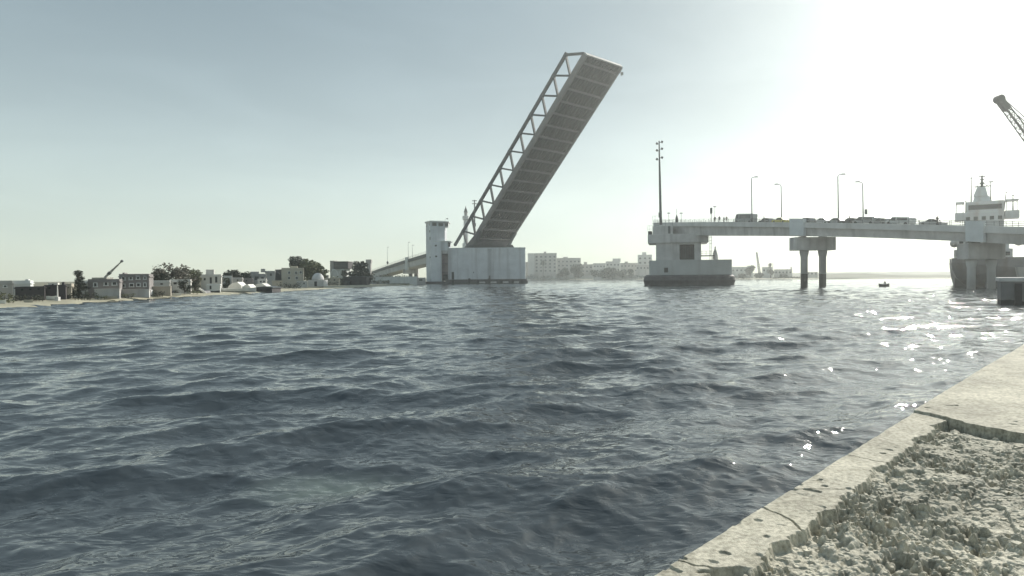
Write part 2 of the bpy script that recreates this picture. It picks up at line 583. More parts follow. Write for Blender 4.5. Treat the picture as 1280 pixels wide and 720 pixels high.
# low hills across the water on the right
def build_hill(name, px0, px1, Y, tops, dY, label):
    X0, X1 = at(px0, 345, Y).x, at(px1, 345, Y).x
    nx, ny = 140, 16
    P = np.zeros((ny, nx, 3))
    x = np.linspace(X0, X1, nx)
    pxs = np.array([proj((xx, Y + dY * 0.5, 3))[0] for xx in x])
    top = np.interp(pxs, [a for a, b in tops], [b for a, b in tops])
    zt = np.array([at(p, q, Y + dY * 0.5).z for p, q in zip(pxs, top)])
    for j in range(ny):
        v = j / (ny - 1)
        y = Y + dY * v
        prof = math.sin(math.pi * v) ** 0.8
        P[j, :, 0] = x
        P[j, :, 1] = y
        P[j, :, 2] = 0.3 + (zt - 0.3) * prof * (0.8 + 0.4 * fbm(x / 18, np.full(nx, y / 18), 4, 8)) * 1.0
    return struct(grid_mesh(name, P, HILLM, True), label, 'hill')
build_hill('hill', 985, 1330, 470, [(985, 348), (1030, 343.6), (1055, 341.5), (1080, 342.6), (1120, 343.5), (1150, 345), (1166, 343.4), (1185, 344.4), (1230, 344), (1330, 345)], 190,
           'low hazy hills across the water under the bridge')
build_hill('hill', 560, 1340, 960, [(560, 346), (640, 344.5), (700, 343), (1000, 341), (1340, 338)], 120,
           'faint long ridge behind the town at the horizon')
build_hill('spit', 1028, 1102, 428, [(1028, 348.5), (1045, 346.6), (1065, 346.2), (1085, 347.2), (1102, 350)], 20,
           'low dark spit of land at the water in front of the hills')

# ------------------------------------------------------------------ quay (near right)
QO = Vector((1.325, 4.0))
QD = Vector((10.275, 10.5)).normalized()                   # along the edge, away from the camera
QN = Vector((QD.y, -QD.x))                                 # inland
QZ = 1.1
def quay_mat():
    m = mat('sunlit quay concrete', (0.52, 0.49, 0.40), 0.92, 0.3, 0.9, bump=0.35, fine=90)
    n = m.node_tree
    b = n.nodes['Principled BSDF']
    src = b.inputs['Base Color'].links[0].from_socket
    tc = n.nodes.new('ShaderNodeTexCoord')
    v = n.nodes.new('ShaderNodeTexNoise')
    v.inputs['Scale'].default_value = 28
    v.inputs['Detail'].default_value = 5
    n.links.new(tc.outputs['Object'], v.inputs['Vector'])
    rp = n.nodes.new('ShaderNodeValToRGB')
    rp.color_ramp.elements[0].position = 0.32
    rp.color_ramp.elements[1].position = 0.62
    rp.color_ramp.elements[0].color = (0.46, 0.46, 0.44, 1)
    rp.color_ramp.elements[1].color = (1.06, 1.06, 1.05, 1)
    n.links.new(v.outputs[0], rp.inputs[0])
    mx = n.nodes.new('ShaderNodeMix')
    mx.data_type = 'RGBA'
    mx.blend_type = 'MULTIPLY'
    mx.inputs[0].default_value = 0.8
    n.links.new(src, mx.inputs[6])
    n.links.new(rp.outputs[0], mx.inputs[7])
    st = n.nodes.new('ShaderNodeTexNoise')
    st.inputs['Scale'].default_value = 2.6
    st.inputs['Detail'].default_value = 9
    st.inputs['Roughness'].default_value = 0.7
    st.inputs['Distortion'].default_value = 1.2
    n.links.new(tc.outputs['Object'], st.inputs['Vector'])
    r3 = n.nodes.new('ShaderNodeValToRGB')
    r3.color_ramp.elements[0].position = 0.36
    r3.color_ramp.elements[1].position = 0.56
    r3.color_ramp.elements[0].color = (0.60, 0.60, 0.57, 1)
    r3.color_ramp.elements[1].color = (1, 1, 1, 1)
    n.links.new(st.outputs[0], r3.inputs[0])
    m3 = n.nodes.new('ShaderNodeMix')
    m3.data_type = 'RGBA'
    m3.blend_type = 'MULTIPLY'
    m3.inputs[0].default_value = 0.75
    n.links.new(mx.outputs[2], m3.inputs[6])
    n.links.new(r3.outputs[0], m3.inputs[7])
    n.links.new(m3.outputs[2], b.inputs['Base Color'])
    return m
def build_quay():
    s = np.concatenate([np.linspace(-30, -1.7, 60)[:-1], np.arange(-1.7, 5.6, 0.0075), np.linspace(5.6, 12, 200)[1:], np.linspace(12, 75, 120)[1:]])
    t = np.concatenate([np.array([0, 0.0]), np.arange(0.004, 2.5, 0.0075), np.linspace(2.5, 6, 120), np.linspace(6, 120, 60)[1:]])
    S, T = np.meshgrid(s, t, indexing='ij')
    # boundaries, in metres along (s) and across (t) the quay edge
    edge_in = 0.33 + (fbm(S * 3.1, S * 0 + 2, 4, 1) - 0.5) * 0.16 + (fbm(S * 14, T * 14, 3, 2) - 0.5) * 0.07
    # coping is lost in places at the near end
    edge_in = edge_in - 0.20 * sstep(-0.25, -0.75, S) * sstep(0.35, 0.6, fbm(S * 4 + 5, T * 4, 3, 9))
    s_slab = 4.70 - 0.50 * T + (fbm(T * 3.3, T * 0 + 7, 4, 3) - 0.5) * 0.22 + (fbm(S * 16, T * 16, 3, 4) - 0.5) * 0.06
    coping = sstep(0.012, -0.012, T - edge_in)
    slab = sstep(-0.012, 0.012, S - s_slab)
    flat = np.maximum(coping, slab)
    # rough broken aggregate
    wx = S + 0.05 * fbm(S * 7, T * 7, 3, 21)
    wy = T + 0.05 * fbm(S * 7 + 9, T * 7, 3, 22)
    d1, v1 = worley(wx * 10.0, wy * 14.0, 31)
    d2, v2 = worley(wx * 24.0, wy * 31.0, 41)
    rough = -0.05 + 0.042 * (v1 - 0.55) * sstep(0.66, 0.42, d1) + 0.03 * (v2 - .35) * sstep(0.62, 0.3, d2)
    rough -= 0.04 * sstep(.55, .66, fbm(S * 7 + 3, T * 12, 4, 55)) + 0.03 * sstep(.35, .6, d1) * sstep(.45, .6, fbm(S * 3, T * 3, 2, 58))
    rough += 0.06 * (fbm(S * 2.3, T * 3.4, 4, 51, 0.5) - 0.5) + 0.011 * fbm(S * 38, T * 38, 3, 61)
    lump = 0.45 + 1.05 * sstep(.36, .62, fbm(S * 2.6 + 31, T * 3.4, 3, 57))
    rough = -0.05 + 0.8 * (rough + 0.05) * lump + 0.03 * (sstep(.52, .545, fbm(S * 1.9 + 8, T * 3.6, 4, 63)) - .5)
    # the strip inland is worn smoother and sandy
    inland = sstep(0.0, 0.5, T - (1.2 + 0.5 * (fbm(S * 1.2, T * 1.2, 3, 71) - 0.5)) + 0.10 * (S - 1.0))
    rough = rough * (1 - inland) + inland * (-0.04 + 0.03 * fbm(S * 6, T * 6, 4, 81))
    smooth = 0.006 * (fbm(S * 3, T * 3, 4, 91) - 0.5) + 0.002 * fbm(S * 60, T * 60, 2, 92)
    H = flat * (smooth + 0.0) + (1 - flat) * rough
    H -= (1 - flat) * 0.07 * sstep(.13, .05, s_slab - S) * sstep(.2, .4, T)
    H += slab * 0.03 * (1 - sstep(0.25, 0.45, edge_in - T + 0.3) * 0)
    # cracks across the coping
    for s0, k, wdt in ((-0.62, 0.35, 0.008), (0.55, -0.55, 0.010), (1.1, 0.9, 0.005), (2.35, -0.2, 0.005), (-1.2, 0.8, 0.006)):
        dist = np.abs(S - s0 - k * T - 0.10 * (fbm(T * 9 + s0 * 5, T * 0, 4, 17) - 0.5))
        H -= coping * 0.03 * sstep(wdt, wdt * 0.3, dist)
    # pits
    pit = sstep(0.80, 0.86, vnoise(S * 13, T * 13, 77)) * sstep(0.5, 0.6, fbm(S * 1.5, T * 1.5, 2, 78))
    H -= flat * pit * 0.012
    H *= sstep(14, 9, S)
    # front edge: worn, a little uneven
    T2 = T.copy()
    wear = 0.02 * (fbm(S * 6, S * 0, 4, 95) - 0.35)
    T2[:, 0] = 0.0
    P = np.zeros(S.shape + (3,))
    tt = T2 + np.maximum(0, wear) * sstep(0.15, 0, T)
    P[..., 0] = QO.x + QD.x * S + QN.x * tt
    P[..., 1] = QO.y + QD.y * S + QN.y * tt
    P[..., 2] = QZ + H
    P[:, 1, 2] -= 0.012
    P[:, 0, 2] = -1.5
    o = grid_mesh('quay', P, quay_mat(), False)
    struct(o, 'broken sunlit concrete quay with a smooth coping edge', 'quay')
    # loose chips lying on the broken area
    g = np.random.default_rng(3)
    b = MB()
    for _ in range(420):
        ss, tq = g.uniform(-1.6, 4.4), g.uniform(0.3, 2.2)
        i, j = np.searchsorted(s, ss), np.searchsorted(t, tq)
        if flat[i, j] > 0.3:
            continue
        c = Vector(P[i, j])
        r = float(np.exp(g.normal(math.log(0.012), 0.45)))
        vs = []
        for dx, dy, dz in ((-1, -1, -.7), (1, -1, -.7), (1, 1, -.7), (-1, 1, -.7), (-.7, -.8, .6), (.8, -.6, .7), (.6, .8, .5), (-.8, .7, .6)):
            vs.append(c + Vector((dx * r * g.uniform(.6, 1.3), dy * r * g.uniform(.6, 1.3), dz * r * g.uniform(.6, 1.2))))
        b.add(vs, [(3, 2, 1, 0), (4, 5, 6, 7), (0, 1, 5, 4), (1, 2, 6, 5), (2, 3, 7, 6), (3, 0, 4, 7)])
    o = b.build('gravel', MATS['sunlit quay concrete'])
    tag(o, 'loose concrete chips scattered over the broken quay', 'gravel', kind='stuff')
build_quay()

# ================================================================== BASCULE BRIDGE
def window(parent, x, z, w_, h_, y, M=None, frame=None, name='window'):
    """dark pane with a proud surround on a face looking to -y (local)"""
    o = MB().box(x - w_ / 2, x + w_ / 2, y - 0.02, y + 0.05, z - h_ / 2, z + h_ / 2).build(name, GLASS, parent)
    if frame:
        f = MB()
        t, e = 0.09, 0.10
        f.box(x - w_ / 2 - t, x - w_ / 2, y - e, y + 0.04, z - h_ / 2, z + h_ / 2)
        f.box(x + w_ / 2, x + w_ / 2 + t, y - e, y + 0.04, z - h_ / 2, z + h_ / 2)
        f.box(x - w_ / 2 - t, x + w_ / 2 + t, y - e, y + 0.04, z + h_ / 2, z + h_ / 2 + t)
        f.box(x - w_ / 2 - t * 1.6, x + w_ / 2 + t * 1.6, y - e * 1.4, y + 0.04, z - h_ / 2 - t, z - h_ / 2)
        f.build('frame', frame, o)
    return o

PY = 294.0                                                  # front plane of the bascule pier
def bx_(px): return at(px, 347, PY).x
def bz_(px, py): return at(px, py, PY).z
def streaked(hw):
    m = BLOCKW.copy()
    m.name = 'whitewashed concrete with drip stains'
    n = m.node_tree
    b = n.nodes['Principled BSDF']
    src = b.inputs['Base Color'].links[0].from_socket
    tc = n.nodes.new('ShaderNodeTexCoord')
    wob = n.nodes.new('ShaderNodeTexNoise')
    wob.inputs['Scale'].default_value = 0.5
    n.links.new(tc.outputs['Object'], wob.inputs['Vector'])
    sp = n.nodes.new('ShaderNodeSeparateXYZ')
    n.links.new(tc.outputs['Object'], sp.inputs[0])
    ma = n.nodes.new('ShaderNodeMath')
    ma.operation = 'MULTIPLY_ADD'
    ma.inputs[1].default_value = 0.9
    n.links.new(wob.outputs[0], ma.inputs[0])
    n.links.new(sp.outputs[0], ma.inputs[2])
    mr = n.nodes.new('ShaderNodeMapRange')
    mr.inputs['From Min'].default_value = -hw + 0.45
    mr.inputs['From Max'].default_value = hw + 0.45
    n.links.new(ma.outputs[0], mr.inputs['Value'])
    rp = n.nodes.new('ShaderNodeValToRGB')
    e = rp.color_ramp.elements
    e[0].position, e[0].color = 0.0, (.8, .76, .76, 1)
    e[1].position, e[1].color = 1.0, (1, 1, 1, 1)
    for p_, c_ in ((.05, .9), (.12, 1), (.50, 1), (.525, .62), (.55, .66), (.58, 1), (.75, .98), (.77, .78), (.80, 1)):
        q = e.new(p_)
        q.color = (c_, c_ * .985, c_ * .98, 1)
    n.links.new(mr.outputs[0], rp.inputs[0])
    mx = n.nodes.new('ShaderNodeMix')
    mx.data_type = 'RGBA'
    mx.blend_type = 'MULTIPLY'
    mx.inputs[0].default_value = 1
    n.links.new(src, mx.inputs[6])
    n.links.new(rp.outputs[0], mx.inputs[7])
    n.links.new(mx.outputs[2], b.inputs['Base Color'])
    return m
def build_bascule_pier():
    x0, x1 = bx_(560), bx_(657)
    cx = (x0 + x1) / 2
    t = thing('bascule_pier', 'big white concrete pier block under the raised bridge leaf', 'bridge pier', (cx, PY, 0))
    zt, zb = bz_(608, 309.5), bz_(608, 350)
    hw = (x1 - x0) / 2
    def rr(h, y0, y1, r, n=5):
        P = []
        for (cx_, cy_, a0) in ((-h + r, y0 + r, 180), (h - r, y0 + r, 270), (h - r, y1 - r, 0), (-h + r, y1 - r, 90)):
            for k in range(n + 1):
                a = R(a0 + 90 * k / n)
                P.append((cx_ + r * math.cos(a), cy_ + r * math.sin(a)))
        return P
    MB().vprism(rr(hw, 0, 27, 0.5), zb - 0.2, zt - 0.5).build('caisson', streaked(hw), t)
    MB().vprism(rr(hw + 0.12, -0.12, 27.12, 0.5), zt - 0.5, zt).build('coping', BLOCKW, t)
    # dark tidal skirt reaching left under the tower
    s = MB().box(bx_(529) - cx, hw + 1.0, -1.3, 28, -2, zb - 0.6)
    s.box(bx_(557) - cx, hw + 0.6, -0.9, 27.6, zb - 0.6, zb + 0.35)
    s.build('skirt', DARKC, t)
    for px in (567, 587, 598, 612, 627, 641, 652):
        x = bx_(px) - cx
        MB().box(x - 0.5, x + 0.5, -2.0, -1.3, 0.2, zb + (0.8 if px in (587, 612) else 0.0)).build('fender', RUBBER, t)
    for px in (603, 617, 632, 645):
        x = bx_(px) - cx
        MB().box(x - 1.3, x + 1.3, -1.75, -1.3, zb - 1.35, zb - 0.75).build('whaling', CONC, t)
    # recess with landing stair left of the block
    MB().box(bx_(552) - cx, bx_(560.5) - cx, 1.6, 20, zb - 0.3, zt - 0.7).build('stair_recess', mat('reddish stained wall', (0.34, 0.28, 0.28), 0.9, 0.55, 0.3, stain=0.6, stain_col=(0.1, 0.07, 0.08)), t)
    st = MB()
    n = 9
    for lvl in range(3):
        za = zb + 0.4 + lvl * (zt - zb - 2.5) / 3
        for k in range(n):
            xx = bx_(553) - cx + k * (2.6 / n) if lvl % 2 == 0 else bx_(560) - cx - k * (2.6 / n)
            st.box(xx - 0.16, xx + 0.16, 0.5, 1.5, za + k * 0.36, za + k * 0.36 + 0.08)
        st.box(bx_(552.3) - cx, bx_(560.2) - cx, 0.45, 1.55, za + n * 0.36, za + n * 0.36 + 0.12)
    st.build('stair', STEELD, t)
    MB().box(bx_(564.6) - cx, bx_(567.6) - cx, -0.08, 0.1, zb + 0.4, zb + 3.8).build('door', DARKW, t)
    MB().box(bx_(553) - cx, bx_(559.5) - cx, 1.45, 1.58, zb - 0.1, zb + 2.6).build('doorway', DARKW, t)
    # railing on the top edge
    r_ = MB()
    for k in range(17):
        x = -hw + 0.4 + k * (2 * hw - 0.8) / 16
        r_.beam((x, 26.5, zt), (x, 26.5, zt + 1.1), 0.05, 0.05)
    for zz in (0.55, 1.1):
        r_.beam((-hw + 0.4, 26.5, zt + zz), (hw - 0.4, 26.5, zt + zz), 0.05, 0.05)
    r_.build('railing', GALV, t)
    # bearing pedestals for the leaf
    for px in (588, 639):
        x = bx_(px) - cx
        MB().prism([(x - 1.6, zt), (x + 1.6, zt), (x + 0.7, zt + 1.4), (x - 0.7, zt + 1.4)], 3.0, 6.0).build('bearing', STEELG, t)
    # dark vertical drip stain is in the material; drain outlet above it
    MB().box(bx_(612) - cx - 0.35, bx_(612) - cx + 0.35, -0.15, 0.05, zb + 0.3, zb + 2.0).build('drain_outlet', DARKC, t)
    MB().box(bx_(592) - cx - 0.2, bx_(592) - cx + 0.2, -0.06, 0.05, zb + 3.2, zb + 3.8).build('vent', DARKW, t)
build_bascule_pier()

def build_tower():
    x0, x1 = bx_(531), bx_(555.5)
    xa = bx_(538.8)
    zt = bz_(543, 276)
    zm = bz_(543, 302.5)
    cx = (x0 + x1) / 2
    t = thing('control_tower', 'white bridge control tower with a windowed cabin, left of the pier block', 'tower', (cx, PY, 0))
    L, Rr, A = x0 - cx, x1 - cx, xa - cx
    zb = bz_(540, 352)
    # plan of the shaft: a chamfered left face, then the front
    shaft = [(L, 5.5), (A, 0.0), (bx_(552) - cx, 0.0), (bx_(552) - cx, 12), (L, 12)]
    MB().vprism(shaft, zb, zm).build('shaft', BLOCKW, t)
    cab = [(L, 5.5), (A, 0.003), (Rr, 3.6), (Rr, 12.0), (L, 12.0)]
    MB().vprism(cab, zm, zt - 0.5).build('upper_shaft', BLOCKW, t)
    roof = [(L - 0.5, 5.2), (A, -0.7), (Rr + 1.9, 3.2), (Rr + 1.9, 12.6), (L - 0.5, 12.6)]
    MB().vprism(roof, zt - 0.5, zt).build('roof', WHITE, t)
    # annex between the shaft and the block
    ax0, ax1 = bx_(552) - cx + 0.003, bx_(564) - cx
    za = bz_(552, 302)
    MB().box(bx_(541) - cx, ax1, 0.35, 8.5, zm - 0.4 + 0.41, za + 0.35).build('annex_roof', WHITE, t)
    MB().box(ax0, bx_(562) - cx, 0.6, 8.2, bz_(552, 313), zm - 0.003).build('annex', BLOCKW, t)
    MB().box(bx_(560.3) - cx, bx_(563.2) - cx, 0.45, 0.7, zm - 2.2, zm - 0.2).build('window', GLASS, t)
    MB().box(bx_(553) - cx, bx_(561.5) - cx, 0.5, 8.0, bz_(552, 317), bz_(552, 313) - 0.003).build('landing', CONC, t)
    # cabin windows on the front, on a slope from A to Rr
    def onface(u0, u1, z0, z1, name, m, e=0.06):
        P0, P1 = Vector((A, 0.003, 0)), Vector((Rr, 3.6, 0))
        d = P1 - P0
        nrm = Vector((d.y, -d.x, 0)).normalized()
        a, b = P0 + d * u0, P0 + d * u1
        v = [a + nrm * e, b + nrm * e, b - nrm * 0.1, a - nrm * 0.1]
        return MB().vprism([(p.x, p.y) for p in v], z0, z1).build(name, m, t)
    z0, z1 = bz_(545, 282.2), bz_(545, 278.2)
    for u0, u1 in ((0.12, 0.42), (0.56, 0.88)):
        onface(u0, u1, z0, z1, 'window', GLASS)
    # bay that hangs out on the right
    MB().box(Rr - 0.003, Rr + 1.6, 3.7, 7, bz_(545, 283.5), zt - 0.5).build('bay', WHITE, t)
    MB().box(Rr + 0.1, Rr + 1.5, 3.62, 3.76, z0, z1).build('window', GLASS, t)
    # left chamfer windows (two columns)
    def onleft(u, z, w_, h_):
        P0, P1 = Vector((L, 5.5, 0)), Vector((A, 0, 0))
        d = (P1 - P0)
        nrm = Vector((d.y, -d.x, 0)).normalized()
        c = P0 + d * u
        dd = d.normalized()
        a, b = c - dd * w_ / 2, c + dd * w_ / 2
        v = [a + nrm * 0.06, b + nrm * 0.06, b - nrm * 0.1, a - nrm * 0.1]
        MB().vprism([(p.x, p.y) for p in v], z - h_ / 2, z + h_ / 2).build('window', GLASS, t)
    for u, py, h in ((0.2, 281, 1.2), (0.8, 280, 1.2), (0.84, 289, 1.0), (0.88, 298, 1.4)):
        onleft(u, bz_(535, py), 0.8, h)
    for px, py in ((545.2, 307), (537.2, 321.5), (545.5, 320.5)):
        x = bx_(px) - cx
        if x < A + 0.3:
            onleft(0.85, bz_(px, py), 0.9, 0.8)
        else:
            MB().box(x - 0.45, x + 0.45, -0.06, 0.1, bz_(px, py) - 0.35, bz_(px, py) + 0.35).build('window', GLASS, t)
    a = MB()
    ax = bx_(559) - cx
    a.tube([(Rr + 0.3, 3, zt), (Rr + 0.3, 3, zt + 1.0), (ax, 3, zt + 1.3)], 0.05, 6)
    a.box(ax - 0.3, ax + 0.3, 2.85, 3.15, zt + 0.95, zt + 1.4)
    a.build('siren', STEELD, t)
    r = MB()
    for k in range(5):
        x = L + 0.4 + k * (Rr - L - 0.8) / 4
        r.beam((x, 9, zt), (x, 9, zt + 0.9), 0.05, 0.05)
    r.beam((L + 0.4, 9, zt + 0.9), (Rr - 0.4, 9, zt + 0.9), 0.05, 0.05)
    r.build('railing', GALV, t)
build_tower()

def build_leaf():
    a, th, Ln, W_, Ht, c0, L2 = 0.732, 0.773, 99.8, 22.2, 10.2, -9.5, 94.2
    B = at(590, 307, 300)
    u = Vector((math.sin(a), -math.cos(a), 0))
    wv = Vector((math.cos(a), math.sin(a), 0))
    d = u * math.cos(th) + Vector((0, 0, math.sin(th)))
    n = -u * math.sin(th) + Vector((0, 0, math.cos(th)))
    t = thing('bascule_leaf', 'long steel bascule bridge leaf raised steeply against the sky', 'bridge leaf', B)
    def P(l, w_, h): return d * l + wv * w_ + n * h
    def slab(l0, l1, w0, w1, h0, h1):
        v = [P(l, w_, h) for h in (h0, h1) for l, w_ in ((l0, w0), (l1, w0), (l1, w1), (l0, w1))]
        return v, [(3, 2, 1, 0), (4, 5, 6, 7), (0, 1, 5, 4), (1, 2, 6, 5), (2, 3, 7, 6), (3, 0, 4, 7)]
    # road plate
    MB().add(*slab(-2, Ln, 0.9, W_ - 0.9, 1.15, 1.55)).build('deck_plate', LEAFU, t)
    MB().add(*slab(-1, Ln - 1, 1.8, W_ - 1.8, 1.554, 1.62)).build('road_surface', ASPH, t)
    # longitudinal ribs between the floor beams
    for k in range(1, 12):
        w_ = 0.9 + k * (W_ - 1.8) / 12
        MB().add(*slab(-1, Ln - 0.6, w_ - 0.09, w_ + 0.09, 0.72, 1.146)).build('stringer', LEAFU, t)
    nb = 17
    for k in range(nb):
        l = 4.5 + k * (Ln - 7.5) / (nb - 1)
        m = MB().add(*slab(l - 0.13, l + 0.13, 0.95, W_ - 0.95, 0.25, 1.148))
        m.add(*slab(l - 0.42, l + 0.42, 0.95, W_ - 0.95, 0.03, 0.248))
        m.build('floor_beam', FLOORB, t)
    for w0, w1 in ((0.0, 0.85), (W_ - 0.85, W_)):
        MB().add(*slab(-3, Ln, w0, w1, -0.15, 2.3)).build('side_girder', FLOORB, t)
    MB().add(*slab(Ln + 0.003, Ln + 0.5, 0.2, W_ - 0.2, 0.1, 1.9)).build('end_beam', STEELL, t)
    # rolling tail: quadrants that flare at the heel
    for w0, w1 in ((-0.4, 1.3), (W_ - 1.3, W_ + 0.4)):
        prof = [(-4, -2.2), (1.5, -1.0), (5.5, -0.3), (9, -0.16), (9, 1.2), (-4, 3.2), (-7, 2.0), (-7, -1)]
        v = [P(l, w0, h) for l, h in prof] + [P(l, w1, h) for l, h in prof]
        k = len(prof)
        fs = [tuple(range(k)), tuple(range(2 * k - 1, k - 1, -1))] + [(i, i + k, (i + 1) % k + k, (i + 1) % k) for i in range(k)]
        MB().add(v, fs).build('heel_quadrant', STEELG, t)
    MB().add(*slab(-7, 4, 1.4, W_ - 1.4, -0.6, 1.1)).build('counterweight', DARKC, t)
    # trusses, one each side
    npan = 10
    for side, w_ in (('near', 0.42), ('far', W_ - 0.42)):
        ch = MB().beam(P(c0, w_, Ht), P(L2, w_, Ht), 1.1, 1.1, n)
        ch.beam(P(L2, w_, Ht), P(Ln - 0.2, w_, 2.2), 0.95, 0.95, n, 0.2)
        ch.build('top_chord', STEELG, t)
        st = L2 / npan
        for k in range(npan + 1):
            lt = L2 - k * st                            # top node
            lb = lt - 0.9 if k else lt - 0.9
            if k > 0 or True:
                lb = lt - st * 0.12
                MB().beam(P(lt, w_, Ht), P(max(lb - st * 0.35, -3), w_, 2.2), 0.85, 0.7, n, 0.1).build('hanger', STEELG, t)
            if k < npan:
                MB().beam(P(lt - st, w_, Ht), P(lt - st * 0.47, w_, 2.2), 0.85, 0.7, n, 0.1).build('diagonal', STEELG, t)
            # gusset
            MB().add(*slab(lt - 0.9, lt + 0.9, w_ - 0.58, w_ + 0.58, Ht - 0.95, Ht + 0.6)).build('gusset', STEELG, t)
    # railing and tip lamp at the top right corner
    rl = MB()
    for k in range(30):
        l = 2 + k * (Ln - 3) / 29
        for w_ in (1.3, W_ - 1.3):
            rl.beam(P(l, w_, 1.55), P(l, w_, 2.75), 0.06, 0.06, n)
    for h in (2.2, 2.75):
        for w_ in (1.3, W_ - 1.3):
            rl.beam(P(2, w_, h), P(Ln - 1, w_, h), 0.06, 0.06, n)
    rl.build('railing', GALV, t)
    tip = MB()
    e = P(Ln - 2, W_ + 0.1, 0.6)
    tip.tube([e, e + wv * 1.6 - Vector((0, 0, 0.3))], 0.12, 6)
    tip.box(-0.5, 0.5, -0.4, 0.4, -0.6, 0.5, Matrix.Translation(e + wv * 1.8 - Vector((0, 0, 0.4))))
    tip.tube([e + wv * 1.0, e + wv * 1.6 - Vector((0, 0, 1.6))], 0.1, 6)
    tip.build('navigation_lamp', STEELL, t)
build_leaf()

# ------------------------------------------------------------------ generic deck viaduct
class Deck:
    """straight road deck whose near edge runs over the plan line A-B; top and soffit heights sampled"""
    def __init__(s, A, B, width, side, ztop, zbot, t0, t1, n):
        s.A, s.B = Vector(A), Vector(B)
        s.u = (s.B - s.A).normalized()
        s.n = Vector((s.u.y, -s.u.x)) * side
        s.w = width
        s.zt, s.zb = ztop, zbot
        s.ts = [t0 + (t1 - t0) * k / n for k in range(n + 1)]
    def p(s, t, o, z): 
        q = s.A + (s.B - s.A) * t + s.n * o
        return Vector((q.x, q.y, z))
    def find(s, px, o):                   # t where the deck point at offset o is seen at column px
        lo, hi = s.ts[0] - 0.2, s.ts[-1] + 0.2
        f = lambda t: proj(s.p(t, o, s.zt(t)))[0] - px
        sg = 1 if f(hi) > f(lo) else -1
        for _ in range(50):
            m = (lo + hi) / 2
            if f(m) * sg < 0: lo = m
            else: hi = m
        return (lo + hi) / 2
    def profile_loft(s, prof, ts=None):   # prof(t) -> list of (offset, z)
        return MB().loft([[s.p(t, o, z) for o, z in prof(t)] for t in (ts or s.ts)])

RB_A, RB_B = Vector((44.0, 205.0)), Vector((68.0, 145.0))
def rb_xy(px):                             # plan point of the near edge at column px
    lo, hi = -0.3, 2.6
    for _ in range(50):
        m = (lo + hi) / 2
        q = RB_A + (RB_B - RB_A) * m
        if q.x / q.y * 800 + 640 < px: lo = m
        else: hi = m
    return lo
TOPS = [(800, 279.6), (830, 279), (900, 278.8), (960, 279), (1000, 279.4), (1050, 280.2), (1100, 281.4), (1150, 282.4), (1200, 283.6), (1280, 285.2), (1340, 287), (1420, 290)]
BOTS = [(800, 294), (890, 294.3), (1000, 294.9), (1041, 295.8), (1100, 297.5), (1150, 299.5), (1200, 302), (1280, 306.5), (1340, 310), (1420, 316)]
def heights(tab):
    T, Z = [], []
    for px, py in tab:
        t = rb_xy(px)
        q = RB_A + (RB_B - RB_A) * t
        T.append(t)
        Z.append(at(px, py, q.y).z)
    c = np.polyfit(T, Z, 3)
    return lambda t: float(np.polyval(c, t))
RB = Deck(RB_A, RB_B, 9.0, -1, heights(TOPS), heights(BOTS), rb_xy(817), rb_xy(1420), 40)
if RB.n.x < 0:
    RB.n = -RB.n
def build_right_bridge():
    o = RB.p(0, 0, 0)
    t = thing('road_bridge', 'long grey concrete road viaduct carrying cars on the right', 'bridge', (0, 0, 0))
    D = RB
    girder = lambda q: [(0.9, D.zb(q)), (D.w - 0.9, D.zb(q)), (D.w - 0.6, D.zt(q) - 0.95), (0.6, D.zt(q) - 0.95)]
    D.profile_loft(girder).build('girder', CONC, t)
    deck = lambda q: [(0.0, D.zt(q) - 0.95), (D.w, D.zt(q) - 0.95), (D.w, D.zt(q) - 0.15), (0.0, D.zt(q) - 0.15)]
    D.profile_loft(deck).build('deck', CONCL, t)
    road = lambda q: [(1.0, D.zt(q) - 0.145), (D.w - 1.0, D.zt(q) - 0.145), (D.w - 1.0, D.zt(q) - 0.02), (1.0, D.zt(q) - 0.02)]
    D.profile_loft(road).build('roadway', ASPH, t)
    for o0 in (0.0, D.w - 0.35):
        kerb = lambda q: [(o0, D.zt(q) - 0.148), (o0 + 0.35, D.zt(q) - 0.148), (o0 + 0.35, D.zt(q) + 0.28), (o0, D.zt(q) + 0.28)]
        D.profile_loft(kerb).build('parapet', CONCL, t)
    t0, t1 = D.ts[0], D.ts[-1]
    L = (D.B - D.A).length * (t1 - t0)
    n = int(L / 2.0)
    for o0 in (0.17, D.w - 0.17):
        r = MB()
        for k in range(n + 1):
            q = t0 + (t1 - t0) * k / n
            r.beam(D.p(q, o0, D.zt(q) + 0.1), D.p(q, o0, D.zt(q) + 1.15), 0.06, 0.06)
        for h in (0.5, 0.85, 1.15):
            for k in range(20):
                q0, q1 = t0 + (t1 - t0) * k / 20, t0 + (t1 - t0) * (k + 1) / 20
                r.beam(D.p(q0, o0, D.zt(q0) + h), D.p(q1, o0, D.zt(q1) + h), 0.05, 0.06)
        r.build('railing', STEELG, t)
    # pilaster blocks over the two column piers
    for a_, b_ in ((987, 1004.5), (1207, 1229)):
        q0, q1 = D.find(a_, -0.3), D.find(b_, -0.3)
        secs = [[D.p(q, oo, z) for oo, z in ((-0.35, D.zb(q) + 0.1), (0.55, D.zb(q) + 0.1), (0.55, D.zt(q) + 1.1), (-0.35, D.zt(q) + 1.1))] for q in (q0, q1)]
        MB().loft(secs).build('pilaster', mat('bluish white painted concrete', (0.56, 0.6, 0.62), 0.9, 0.12, 0.4), t)
    return t
build_right_bridge()

